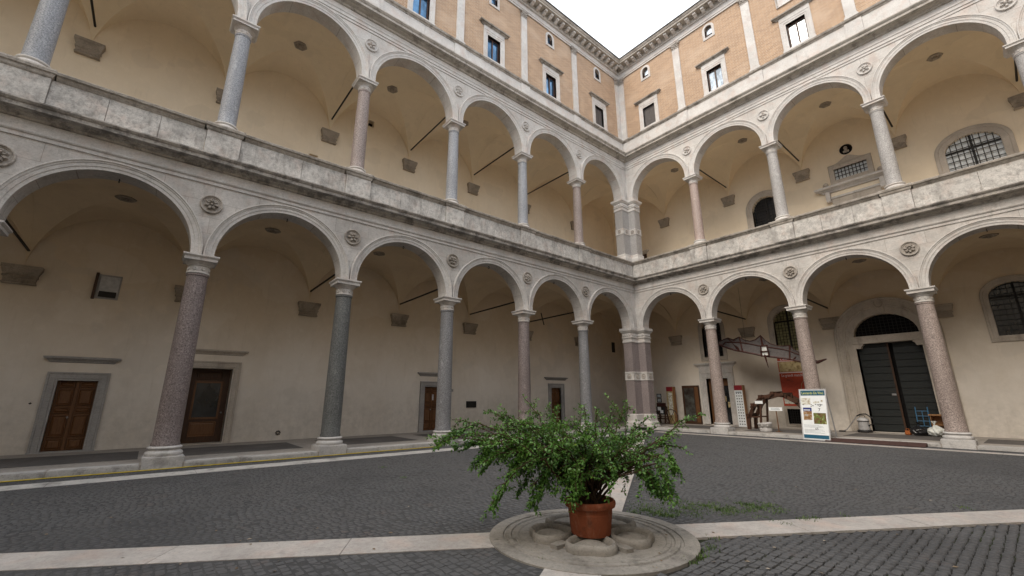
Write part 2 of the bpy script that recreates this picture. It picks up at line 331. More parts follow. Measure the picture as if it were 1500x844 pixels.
def text_mesh(name, txt, size, mat, parent, origin, ux, uz, align='CENTER', extrude=.0015, width=None):
    cu = bpy.data.curves.new(name, 'FONT'); cu.body = txt; cu.size = size; cu.align_x = align; cu.align_y = 'CENTER'; cu.extrude = extrude; cu.resolution_u = 2
    o = bpy.data.objects.new(name, cu); C.objects.link(o); dg = bpy.context.evaluated_depsgraph_get(); dg.update()
    me = bpy.data.meshes.new_from_object(o.evaluated_get(dg)); bpy.data.objects.remove(o); bpy.data.curves.remove(cu)
    ux, uz = Vector(ux).normalized(), Vector(uz).normalized(); un = ux.cross(uz); k = 1
    if width:
        xs = [v.co.x for v in me.vertices]; k = width/(max(xs)-min(xs))
    for v in me.vertices: v.co = Vector(origin)+ux*v.co.x*k+uz*v.co.y+un*v.co.z
    me.materials.clear(); return link(name, me, mat, parent)

# ------------------------------------------------------------------ layout numbers (metres, courtyard ground = 0, inner corner of the arcades = origin)
ZC, ZUC = 5.45, 13.35
class Wing: pass
def wing(name, T, S, d0, n, label):
    W = Wing(); W.T = T; W.S = S; W.d0 = d0; W.n = n; W.total = 2*d0+S*n; W.col = [d0+S*k for k in range(n+1)]
    W.o = thing(name, label, 'building'); return W
LW = wing('palace_wing', lambda s, d, z: (d, -s, z), 4.0, .63, 8, 'long palace wing with plain framed doorways and a wall cabinet under its arcade')
RW = wing('palace_wing', lambda s, d, z: (s, -d, z), 3.93, .42, 5, 'palace wing of orange brick with the great arched portal and bust niche behind its arcade')
BACK = -4.4

def profile(W, prof, s0=None, s1=None, T=None):
    """mitred extrusion along the wing; prof = (d, z) points; inside corners at both ends"""
    T = W.T; rows = [[T(d if s0 is None else s0, d, z) for d, z in prof], [T((W.total-d) if s1 is None else s1, d, z) for d, z in prof]]
    mb = MB(); mb.sweep(rows)
    if s0 is not None: mb.f.append(tuple(range(len(prof))))
    if s1 is not None: mb.f.append(tuple(range(len(prof), 2*len(prof))))
    return mb
def wall_holes(W, s0, s1, z0, z1, d, holes, depth=.3, back=False):
    """wall sheet at depth d with real openings; hole = dict(s0,s1,z0,z1,rise) (rise>0: elliptical head above z1)"""
    T = W.T; mb = MB(); br = {s0, s1}
    for h in holes:
        k = 14 if h.get('rise') else 1
        for i in range(k+1):
            t = i/k; t = .5-.5*math.cos(math.pi*t) if k > 1 else t
            br.add(round(h['s0']+(h['s1']-h['s0'])*t, 5))
    n = max(1, int((s1-s0)/2));
    for i in range(n): br.add(round(s0+(s1-s0)*i/n, 5))
    br = sorted(br)
    def top(h, s):
        if not h.get('rise'): return h['z1']
        c, r = (h['s0']+h['s1'])/2, (h['s1']-h['s0'])/2
        return h['z1']+h['rise']*math.sqrt(max(0, 1-((s-c)/r)**2))
    for a, b in zip(br, br[1:]):
        if b-a < 1e-4: continue
        cover = sorted([h for h in holes if h['s0'] <= a+1e-4 and h['s1'] >= b-1e-4], key=lambda h: h['z0'])
        za = zb = z0
        for h in cover:
            mb.add([T(a, d, za), T(b, d, zb), T(b, d, h['z0']), T(a, d, h['z0'])], [(0, 1, 2, 3)])
            za, zb = top(h, a), top(h, b)
            mb.add([T(a, d, za), T(b, d, zb), T(b, d-depth, zb), T(a, d-depth, za)], [(0, 1, 2, 3)])
            mb.add([T(a, d, h['z0']), T(b, d, h['z0']), T(b, d-depth, h['z0']), T(a, d-depth, h['z0'])], [(0, 1, 2, 3)])
        mb.add([T(a, d, za), T(b, d, zb), T(b, d, z1), T(a, d, z1)], [(0, 1, 2, 3)])
    for h in holes:
        for s in (h['s0'], h['s1']):
            mb.add([T(s, d, h['z0']), T(s, d, h['z1']), T(s, d-depth, h['z1']), T(s, d-depth, h['z0'])], [(0, 1, 2, 3)])
    return mb
def opening_path(h, o, bottom=False):
    s0, s1, z0, z1 = h['s0']-o, h['s1']+o, h['z0'], h['z1']
    if h.get('rise'):
        c, r, k = (s0+s1)/2, (s1-s0)/2, 20
        p = [(s0, z0)]+[(c-r*math.cos(math.pi*i/k), z1+(h['rise']+o)*math.sin(math.pi*i/k)) for i in range(k+1)]+[(s1, z0)]
    else: p = [(s0, z0), (s0, z1+o), (s1, z1+o), (s1, z0)]
    if bottom: p[0] = (s0, z0-o); p[-1] = (s1, z0-o)
    return p
def frame(W, h, prof, m, parent, name='frame', closed=False):
    """moulded surround: prof = (offset from opening, depth) points"""
    mb = MB(); rows = [[W.T(s, d, z) for s, z in opening_path(h, o, closed)] for o, d in prof]; n = len(rows[0])
    mb.sweep(rows, closed)
    if not closed:
        for k in (0, n-1): mb.f.append(tuple(i*n+k for i in range(len(rows))))
    return mb.build(name, m, parent, 35)
def bx(W, s0, s1, d0, d1, z0, z1): return MB().box((s0, d0, z0), (s1, d1, z1), W.T)
def pane(W, h, d, m, parent, name='pane', th=.02):
    p = opening_path(h, .04); q = [(s, z) for s, z in p]
    mb = MB(); n = len(q); mb.add([W.T(s, d, z) for s, z in q]+[W.T(s, d-th, z) for s, z in q], [tuple(range(n)), tuple(range(n, 2*n))]+[(i, (i+1) % n, n+(i+1) % n, n+i) for i in range(n)])
    return mb.build(name, m, parent)
def hood(W, s0, s1, z, d, proj, m, parent, name='hood', h=.2):
    """moulded cornice with returned ends"""
    prof = [(0, z), (.25*proj, z+.02), (.3*proj, z+.3*h), (.55*proj, z+.5*h), (.6*proj, z+.62*h), (.9*proj, z+.66*h), (proj, z+.9*h), (proj, z+h), (0, z+h+.02)]
    rows = []
    for o, zz in prof: rows.append([W.T(s0-o, d, zz), W.T(s0-o, d+max(o, .003), zz), W.T(s1+o, d+max(o, .003), zz), W.T(s1+o, d, zz)])
    mb = MB().sweep(rows); return mb.build(name, m, parent, 30)

# ------------------------------------------------------------------ arcade pieces shared by both wings
def shaft_mesh(name, r0, r1, z0, z1):
    pr = [(r0*1.07, z0), (r0*1.07, z0+.05), (r0, z0+.09)]
    for i in range(1, 9):
        t = i/8; pr.append((r0+(r1-r0)*t**1.6, z0+.09+(z1-z0-.16)*t))
    pr += [(r1*1.08, z1-.05), (r1*1.08, z1-.01), (r1, z1)]
    return MB().lathe(pr, 32).mesh(name, 40)
def base_mesh(r, z0, z1, f):
    h = z1-z0; p = [(r*f, z0), (r*f*1.03, z0+.12*h), (r*f*1.05, z0+.25*h), (r*f*1.02, z0+.4*h), (r*f*.97, z0+.46*h), (r*f*.88, z0+.55*h), (r*f*.87, z0+.64*h), (r*f*.93, z0+.7*h), (r*f*.97, z0+.82*h), (r*f*.94, z0+.93*h), (r*1.08, z1)]
    return MB().lathe(p, 32).mesh('base', 50)
def capital_mesh(r, z0, z1, aw):
    h = z1-z0; mb = MB()
    mb.lathe([(r, z0), (r*1.12, z0+.03*h), (r*1.12, z0+.09*h), (r*1.01, z0+.12*h), (r*1.02, z0+.42*h), (r*1.12, z0+.46*h), (r*1.14, z0+.50*h), (r*1.22, z0+.54*h), (r*1.36, z0+.62*h), (r*1.42, z0+.68*h)], 28)
    for q in range(8):                                   # rosettes round the neck
        a = (q+.5)*math.pi/4; c = Vector((math.cos(a)*r*1.02, math.sin(a)*r*1.02, z0+.27*h))
        t = Vector((-math.sin(a), math.cos(a), 0)); nrm = Vector((math.cos(a), math.sin(a), 0)); rr = .10*h
        ring = [c+(t*math.cos(2*math.pi*i/8)+Vector((0, 0, 1))*math.sin(2*math.pi*i/8))*rr*1.15 for i in range(8)]
        ring2 = [c+nrm*.022+(t*math.cos(2*math.pi*i/8)+Vector((0, 0, 1))*math.sin(2*math.pi*i/8))*rr*.8 for i in range(8)]
        mb.add(ring+ring2+[c+nrm*.008], [(i, (i+1) % 8, 8+(i+1) % 8, 8+i) for i in range(8)]+[(8+i, 8+(i+1) % 8, 16) for i in range(8)])
    for a0, a1, zz0, zz1 in ((.90, .90, .68, .84), (.92, 1.0, .84, .92), (1.0, 1.0, .92, 1.0)):
        b, t = aw*a0, aw*a1; p = [(x*k, y*k, z0+zz*h) for zz, k in ((zz0, b), (zz1, t)) for x, y in ((-1, -1), (1, -1), (1, 1), (-1, 1))]
        mb.add(p, [(3, 2, 1, 0), (4, 5, 6, 7), (0, 1, 5, 4), (1, 2, 6, 5), (2, 3, 7, 6), (3, 0, 4, 7)])
    return mb.mesh('capital', 30)
def worn_box(a, b, r=.02, jit=.0):
    bm = bmesh.new(); bmesh.ops.create_cube(bm, size=1)
    for v in bm.verts: v.co = Vector([(a[i]+b[i])/2+v.co[i]*(b[i]-a[i]) for i in range(3)])
    bmesh.ops.bevel(bm, geom=bm.edges[:], offset=r, segments=2, affect='EDGES')
    if jit:
        for v in bm.verts: v.co += Vector((random.uniform(-jit, jit) for _ in range(3)))
    me = bpy.data.meshes.new('block'); bm.to_mesh(me); bm.free(); me.polygons.foreach_set('use_smooth', [True]*len(me.polygons)); me.set_sharp_from_angle(angle=R_(50)); return me
ME = dict(
    shaft=shaft_mesh('column', .28, .243, .50, 4.95), base=base_mesh(.28, .27, .50, 1.32), plinth=worn_box((-.41, -.41, -.02), (.41, .41, .272), .02, .003), capital=capital_mesh(.243, 4.945, ZC, .41),
    ushaft=shaft_mesh('column', .245, .212, 9.66, 12.95), ubase=base_mesh(.245, 9.43, 9.665, 1.35), ucapital=capital_mesh(.212, 12.945, ZUC, .385))
m_label = dict(g_grey='speckled grey granite', g_blue='blue grey granite', g_pink='pinkish granite', g_rose='rose granite', g_red='reddish brown granite', g_dark='dark grey granite', g_pale='pale grey granite')
def column(W, s, upper, m):
    p = W.T(s, 0, 0)
    if upper:
        c = link('column', ME['ushaft'], 'g_grey', W.o, p); link('base', ME['ubase'], 'stone_up', c); link('capital', ME['ucapital'], 'stone_up', c)
    else:
        c = link('column', ME['shaft'], 'g_grey', W.o, p); link('plinth', ME['plinth'], 'base', c); link('base', ME['base'], 'base', c); link('capital', ME['capital'], 'stone', c)
    own_mat(c, m); c['label'] = m_label[m]+(' column of the upper gallery' if upper else ' column of the ground floor arcade'); return c
def rose(W, s, z, r, d, m, mb=None, petals=6):
    """carved rosette facing outwards"""
    mb = MB(); T = W.T; rot = random.random()*6.28
    def dome(cs, cz, ra, rb, ang, h, d0):
        n = 10; rows = []
        for k, hh in ((1, 0), (.85, .6), (.5, 1), (.12, .85)):
            rows.append([T(cs+math.cos(ang)*math.cos(2*math.pi*i/n)*ra*k-math.sin(ang)*math.sin(2*math.pi*i/n)*rb*k, d0+h*hh, cz+math.sin(ang)*math.cos(2*math.pi*i/n)*ra*k+math.cos(ang)*math.sin(2*math.pi*i/n)*rb*k) for i in range(n)])
        mb.sweep(rows, True); o = len(mb.v)-n; mb.f.append(tuple(range(o, o+n)))
    for k in range(petals):
        a = rot+2*math.pi*k/petals; dome(s+math.cos(a)*r*.60, z+math.sin(a)*r*.60, r*.37, r*.27, a, .085, d)
    dome(s, z, r*.24, r*.24, 0, .10, d); return mb
def roundel(W, s, z, r, m, petals):
    n = 28; prof = [(r, .262), (r, .325), (r*.94, .34), (r*.86, .335), (r*.83, .305), (r*.74, .305), (r*.70, .29), (.001, .285)]
    rows = [[W.T(s+math.cos(2*math.pi*i/n)*o, d, z+math.sin(2*math.pi*i/n)*o) for i in range(n)] for o, d in prof]
    ob = MB().sweep(rows, True).build('roundel', m, W.o, 30); rose(W, s, z, r*.66, .288, m, None, petals).build('rosette', m, ob, 60); return ob
def arch_bay(W, k, zs, stilt, ztop, m):
    a, b = W.col[k], W.col[k+1]; c = (a+b)/2; r = (W.S-.54)/2; T = W.T; n = 36; D = .27
    pts = [(c-r*math.cos(math.pi*i/n), zs+stilt+r*math.sin(math.pi*i/n)) for i in range(n+1)]
    full = [(a, zs), (c-r, zs)]; mb = MB()
    def both(p):
        for d in (D, -D): mb.add([T(s, d, z) for s, z in p], [tuple(range(len(p)))])
    both([(a, zs), (c-r, zs), (c-r, zs+stilt), (c-r, ztop), (a, ztop)]); both([(c+r, zs), (b, zs), (b, ztop), (c+r, ztop), (c+r, zs+stilt)])
    for p, q in zip(pts, pts[1:]): both([p, q, (q[0], ztop), (p[0], ztop)])
    inn = [(c-r, zs)]+pts+[(c+r, zs)]
    mb.sweep([[T(s, D, z) for s, z in inn], [T(s, -D, z) for s, z in inn]])
    ob = mb.build('arch', m, W.o, 30)
    prof = [(0, .265), (0, .305), (.075, .31), (.085, .325), (.165, .33), (.175, .345), (.205, .352), (.225, .375), (.255, .37), (.262, .30), (.262, .262)]
    rows = [[T(c-r-o, d, zs+.002)]+[T(c-(r+o)*math.cos(math.pi*i/n), d, zs+stilt+(r+o)*math.sin(math.pi*i/n)) for i in range(n+1)]+[T(c+r+o, d, zs+.002)] for o, d in prof]
    MB().sweep(rows).build('archivolt', m.replace('_wall', ''), ob, 25); return ob
def vault(W, s0, s1, d0, d1, zs, h, m, wb=1.0):
    n = 28; T = W.T; mb = MB(); g = []
    for j in range(n+1):
        for i in range(n+1):
            u, v = math.sin(math.pi/2*(-1+2*i/n)), math.sin(math.pi/2*(-1+2*j/n))
            aa, bb = math.sqrt(max(0, 1-u*u)), math.sqrt(max(0, 1-v*v))
            z = zs+h*max(aa, bb)+.10*aa*bb
            g.append(T((s0+s1)/2+(s1-s0)/2*u, (d0+d1)/2+(d1-d0)/2*v, z))
    f = []
    for j in range(n):
        for i in range(n):
            q = (j*n+j+i, j*n+j+i+1, (j+1)*(n+1)+i+1, (j+1)*(n+1)+i)
            if (i < n/2) == (j < n/2): f += [(q[0], q[1], q[2]), (q[0], q[2], q[3])]
            else: f += [(q[0], q[1], q[3]), (q[1], q[2], q[3])]
    mb.add(g, f); ob = mb.build('vault', m, W.o, 24, False)
    cs, cdp, cz = (s0+s1)/2, (d0+d1)/2, zs+h+.10
    b = MB(); nn = 18
    rows = [[T(cs+math.cos(2*math.pi*i/nn)*o*(1+.07*math.cos(6*2*math.pi*i/nn)), cdp+math.sin(2*math.pi*i/nn)*o*(1+.07*math.cos(6*2*math.pi*i/nn)), z) for i in range(nn)] for o, z in ((.24, cz+.01), (.24, cz-.04), (.17, cz-.05), (.15, cz-.02), (.09, cz-.03), (.07, cz-.1), (.001, cz-.12))]
    b.sweep(rows, True).build('boss', 'corbel', ob, 40); return ob
def corbel(W, s, z, m='corbel', half=.40):
    """stepped moulded bracket under the vault springing"""
    prof = [(half, .23, 0), (half, .23, -.10), (half*.96, .21, -.125), (half*.94, .20, -.17), (half*.87, .17, -.25), (half*.84, .155, -.29), (half*.87, .17, -.32), (half*.87, .17, -.35), (half*.80, .14, -.38), (half*.78, .13, -.48), (half*.84, .15, -.51), (half*.84, .15, -.55)]
    rows = [[W.T(s-w, BACK-.01, z+dz), W.T(s-w, BACK+d, z+dz), W.T(s+w, BACK+d, z+dz), W.T(s+w, BACK-.01, z+dz)] for w, d, dz in prof]
    mb = MB().sweep(rows); mb.f += [(0, 1, 2, 3), tuple(range(len(mb.v)-4, len(mb.v)))]
    for q in range(5):
        x = s-half*.6+half*.3*q; mb.box((x-.04, BACK+.1, z-.485), (x+.04, BACK+.165, z-.385), W.T)
    return mb.build('corbel', m, W.o)
def louvre(W, h, d, parent, nx, nz, m='iron', t=.022, name='grille'):
    """iron bars across an opening (clipped to an arched head)"""
    mb = MB(); c, r = (h['s0']+h['s1'])/2, (h['s1']-h['s0'])/2
    topz = lambda s: h['z1']+(h.get('rise', 0)*math.sqrt(max(0, 1-((s-c)/r)**2)))
    for i in range(1, nx):
        s = h['s0']+(h['s1']-h['s0'])*i/nx; mb.box((s-t/2, d-t/2, h['z0']), (s+t/2, d+t/2, topz(s)), W.T)
    zt = h['z1']+h.get('rise', 0)
    for j in range(1, nz):
        z = h['z0']+(zt-h['z0'])*j/nz; half = r if z <= h['z1'] else r*math.sqrt(max(0, 1-((z-h['z1'])/h['rise'])**2))
        mb.box((c-half, d-t*.4, z-t*.4), (c+half, d+t*.6, z+t*.4), W.T)
    return mb.build(name, m, parent)

LCOLS = ['g_grey', 'g_red', 'g_grey', 'g_dark', 'g_red', 'g_grey', 'g_red']
LUP = ['g_pink', 'g_blue', 'g_blue', 'g_pink', 'g_blue', 'g_blue', 'g_blue']
RCOLS = ['g_pink', 'g_pink', 'g_pink', 'g_grey']; RUP = ['g_rose', 'g_pale', 'g_pale', 'g_pale']
LUP[0] = 'g_pink'
ENT = [(.25, 7.56), (.30, 7.56), (.30, 7.66), (.325, 7.665), (.345, 7.70), (.345, 7.74), (.285, 7.755), (.285, 8.00)]
COR = [(.285, 8.00), (.33, 8.01), (.345, 8.06), (.42, 8.10), (.44, 8.135), (.62, 8.14), (.63, 8.23), (.66, 8.25), (.70, 8.30), (.70, 8.335), (.40, 8.375), (-.2, 8.378)]
UENT = [(.25, 15.50), (.30, 15.50), (.30, 15.60), (.33, 15.61), (.33, 15.72), (.36, 15.76), (.36, 15.80), (.29, 15.81), (.29, 16.02)]
UCOR = [(.29, 16.02), (.35, 16.04), (.37, 16.10), (.48, 16.14), (.50, 16.165), (.66, 16.17), (.67, 16.26), (.70, 16.28), (.75, 16.34), (.75, 16.38), (.42, 16.43), (-.2, 16.435)]
SILL = [(.29, 17.36), (.31, 17.37), (.33, 17.42), (.38, 17.45), (.40, 17.53), (.38, 17.55), (.20, 17.56)]
TOPF = [(.18, 22.16), (.27, 22.16), (.27, 22.26), (.30, 22.27), (.30, 22.36), (.25, 22.37), (.25, 22.60), (.34, 22.62), (.36, 22.66)]
EAVE = [(.36, 22.66), (.38, 22.88), (.80, 22.89), (.81, 22.98), (.85, 23.0), (.90, 23.07), (.90, 23.10), (.2, 23.16)]

for W in (LW, RW):
    T = W.T; left = W is LW
    for k in range(1, W.n):
        column(W, W.col[k], False, (LCOLS if left else RCOLS)[k-1]); column(W, W.col[k], True, (LUP if left else RUP)[k-1])
        roundel(W, W.col[k], 6.97, .275, 'roundel', random.choice((6, 7, 8))); roundel(W, W.col[k], 14.93, .26, 'stone_up', random.choice((4, 5, 5, 6)))
    for k in range(W.n):
        arch_bay(W, k, ZC, .05, 7.6, 'stone_wall'); arch_bay(W, k, ZUC, .17, 15.55, 'stone_up_wall')
        s0, s1 = W.col[k], W.col[k+1]
        if k == 0: s0 = 0.0
        if k == W.n-1: s1 = W.total
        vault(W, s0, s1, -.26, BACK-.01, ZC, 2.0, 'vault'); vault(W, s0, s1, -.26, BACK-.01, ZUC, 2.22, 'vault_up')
    for z0, z1, m in ((ZC, 7.6, 'stone'), (ZUC, 15.55, 'stone_up')):             # solid haunch beside the corner pier
        for s0, s1 in ((.27, W.d0), (W.total-W.d0, W.total-.27)): bx(W, s0, s1, -.27, .27, z0, z1).build('corner_spandrel', m, W.o)
    profile(W, ENT).build('architrave', 'stone', W.o); profile(W, COR).build('cornice', 'cornice', W.o)
    profile(W, UENT).build('architrave', 'stone_up', W.o); profile(W, UCOR).build('cornice', 'cornice_up', W.o)
    # gallery parapet: slabs, pedestals, coping
    zs0, zs1 = 8.375, 9.20
    for k in range(W.n):
        a, b = W.col[k]+.43, W.col[k+1]-.43
        if k == 0: a = .30
        if k == W.n-1: b = W.total-.30
        nsl = 2+(k*7+(0 if left else 1)) % 2; cuts = [a]+sorted(a+(b-a)*(i/nsl+random.uniform(-.07, .07)) for i in range(1, nsl))+[b]
        for x, y in zip(cuts, cuts[1:]): bx(W, x+.005, y-.005, -.12, .30+random.uniform(-.006, .006), zs0, zs1).build('parapet_slab', 'parapet', W.o)
        if k: bx(W, W.col[k]-.425, W.col[k]+.425, -.30, .365, zs0, zs1).build('pedestal', 'parapet', W.o)
        cp = [(-.14, zs1), (.31, zs1), (.33, 9.23), (.355, 9.26), (.37, 9.30), (.42, 9.32), (.43, 9.38), (.41, 9.40), (-.14, 9.41)]
        x0, x1 = W.col[k]+(.50 if k else 0), W.col[k+1]-(.50 if k < W.n-1 else 0)
        profile(W, cp, None if k == 0 else x0, None if k == W.n-1 else x1).build('coping', 'cap_mould', W.o)
        if k:
            rows = [[T(W.col[k]-.425-o, -.32-o*.2, z), T(W.col[k]-.425-o, .365+o, z), T(W.col[k]+.425+o, .365+o, z), T(W.col[k]+.425+o, -.32-o*.2, z)] for o, z in ((0, zs1), (.015, zs1), (.035, 9.235), (.045, 9.30), (.075, 9.325), (.08, 9.39), (.06, 9.432))]
            mb = MB().sweep(rows, True); o = len(mb.v); mb.f += [(0, 1, 2, 3), (o-4, o-3, o-2, o-1)]; mb.build('pedestal_cap', 'cap_mould', W.o)
    profile(W, [(-.10, 8.30), (BACK, 8.30), (BACK, 8.36), (-.10, 8.36)]).build('gallery_floor', 'stone_up', W.o)  # unseen floor, given pale stone to bounce light onto the vault
    # third storey
    for k in range(W.n):                                                    # attic band slabs
        a, b = W.col[k]+.30, W.col[k+1]-.30
        if k == 0: a = .285
        if k == W.n-1: b = W.total-.285
        for x, y in ((a, (a+b)/2-.2), ((a+b)/2-.2, b)): bx(W, x+.003, y-.003, 0, .285+random.uniform(-.004, .004), 16.432, 17.365).build('attic_slab', 'stone_up', W.o)
        if k:
            bx(W, W.col[k]-.298, W.col[k]+.298, 0, .335, 16.432, 17.365).build('attic_pedestal', 'stone_up', W.o)
    profile(W, SILL).build('sill_course', 'cap_mould', W.o)
    holes = []
    for k in range(W.n):
        c = (W.col[k]+W.col[k+1])/2 if k else (W.d0*.4+W.col[1])/2
        holes.append(dict(s0=c-.40, s1=c+.40, z0=17.72, z1=19.12, c=c, kind='w', k=k)); holes.append(dict(s0=c-.20, s1=c+.20, z0=21.2, z1=21.72, rise=.2, c=c, kind='s', k=k))
    if not left: holes = [h for h in holes if not (h['k'] == 2 and h['kind'] == 's')]
    wall_holes(W, .2, W.total-.2, 17.5, 22.2, .20, holes, .22).build('brick_wall', 'brick', W.o)
    for h in holes:
        c, k = h['c'], h['k']; gm = 'glass_blue_sky' if left else 'glass_pale_sky'
        if h['kind'] == 'w':
            wf = frame(W, h, [(0, .0), (0, .235), (.08, .24), (.09, .255), (.2, .26), (.21, .275), (.245, .275), (.245, .19)], 'stone_up', W.o, 'window')
            bx(W, h['s0']-.27, h['s1']+.27, .19, .30, 17.562, 17.722).build('sill', 'stone_up', wf)
            bx(W, h['s0']-.24, h['s1']+.24, .195, .25, 19.37, 19.56).build('frieze', 'stone_up', wf)
            hood(W, c-.72, c+.72, 19.55, .20, .20, 'cap_mould', wf, 'hood', .17)
            if k == 0: 
                pane(W, h, .08, 'shutter', wf, 'shutter')
                for i in range(-1, 2, 2): bx(W, c+i*.2-.155, c+i*.2+.155, .08, .095, 17.8, 19.05).build('shutter_panel', 'shutter', wf)
            else:
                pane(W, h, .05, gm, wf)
                mb = MB()
                for s_ in (h['s0']+.03, c, h['s1']-.03): mb.box((s_-.035, .05, 17.72), (s_+.035, .09, 19.12), T)
                for z_ in (17.75, 19.09): mb.box((h['s0'], .05, z_-.03), (h['s1'], .088, z_+.03), T)
                mb.build('casement', 'frame_brown', wf)
        else:
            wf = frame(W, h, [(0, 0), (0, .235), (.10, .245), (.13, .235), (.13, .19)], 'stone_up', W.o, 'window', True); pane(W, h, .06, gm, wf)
            mb = MB()
            for z_ in (21.22, 21.42): mb.box((h['s0'], .06, z_-.022), (h['s1'], .09, z_+.022), T)
            for s_ in (h['s0']+.02, h['s1']-.02): mb.box((s_-.022, .06, 21.2), (s_+.022, .088, 21.75), T)
            mb.build('casement', 'frame_brown', wf)
    for k in range(W.n+1):                                                  # pilasters
        s = W.col[k] if 0 < k < W.n else (.42 if k == 0 else W.total-.42)
        hw = .20
        mb = MB().box((s-hw, .15, 17.555), (s+hw, .275, 21.80), T); p_ = mb.build('pilaster', 'stone_up', W.o)
        mb = MB().box((s-hw-.05, .16, 17.55), (s+hw+.05, .325, 17.66), T).box((s-hw-.03, .16, 17.66), (s+hw+.03, .30, 17.73), T); mb.build('base', 'stone_up', p_)
        mb = MB()                                                           # leafy capital: flared bell, volutes, abacus
        rows = [[T(s-hw-o, .16, z), T(s-hw-o, .28+o*.7, z), T(s+hw+o, .28+o*.7, z), T(s+hw+o, .16, z)] for o, z in ((.02, 21.74), (.02, 21.78), (-.0, 21.79), (.0, 21.9), (.03, 22.0), (.07, 22.08), (.09, 22.09), (.09, 22.158))]
        mb.sweep(rows); o = len(mb.v); mb.f += [(o-4, o-3, o-2, o-1), (0, 1, 2, 3)]
        for q in (-1, 0, 1):
            for z_, r_ in ((21.86, .055), (21.96, .06)): mb.lathe([(r_*.4, -.05), (r_, -.01), (r_*.9, .03), (r_*.3, .05)], 8, T(s+q*hw*.75+(.06 if z_ > 21.9 else 0)*(q != 1), .29, z_))
        for q in (-1, 1): mb.lathe([(.03, -.05), (.07, -.02), (.07, .03), (.03, .06)], 8, T(s+q*(hw+.03), .31, 22.03))
        mb.build('capital', 'roundel', p_, 40)
    profile(W, TOPF).build('frieze', 'stone_up', W.o); profile(W, EAVE).build('eaves_cornice', 'cornice_up', W.o)
    mod = MB()
    nmod = int((W.total-1.6)/.46); step = (W.total-1.6)/nmod
    pf = [(0, 0), (0, .20), (.34, .20), (.36, .17), (.33, .10), (.24, .07), (.18, .02), (.08, 0)]
    def modm():
        mb = MB(); n = len(pf); pts = []
        for s_ in (-.085, .085): pts += [T(s_, d_+.37, z_) for d_, z_ in pf]
        mb.add(pts, [tuple(range(n)), tuple(range(n, 2*n))]+[(i, (i+1) % n, n+(i+1) % n, n+i) for i in range(n)]); return mb.mesh('modillion')
    mm = modm()
    for i in range(nmod+1): link('modillion', mm, 'stone_up', W.o, T(.8+i*step, 0, 22.675))
    profile(W, [(.92, 23.095), (.95, 23.11), (.95, 23.15), (-4.6, 24.6), (-4.6, 23.3), (.2, 23.15)]).build('roof', 'roof', W.o)
    # corbels, tie rods
    for k in [None]+list(range(1, W.n)):
        s = 0 if k is None else W.col[k]
        corbel(W, s, ZC+.02, half=.42); corbel(W, s, ZUC+.22, half=.38)
        if k:
            MB().tube([T(s, -.2, 6.0), T(s, BACK-.02, 5.97)], .036).build('tie_rod', 'iron', W.o); MB().tube([T(s, -.2, 14.2), T(s, BACK-.02, 14.2)], .036).build('tie_rod', 'iron', W.o)
    for k in range(W.n):                                                    # iron ring under each lower arch
        c = (W.col[k]+W.col[k+1])/2; rr = [T(c, -.0+.05*math.cos(a), 7.14+.05*math.sin(a)) for a in [2*math.pi*i/12 for i in range(13)]]
        MB().tube(rr, .011, 5, False).build('lamp_ring', 'iron', W.o)
W = LW; s = W.col[1]; MB().bar(W.T(s-.35, -3.2, 5.72), W.T(s+.15, -2.9, 6.3), .05).build('tie_anchor', 'iron', W.o)

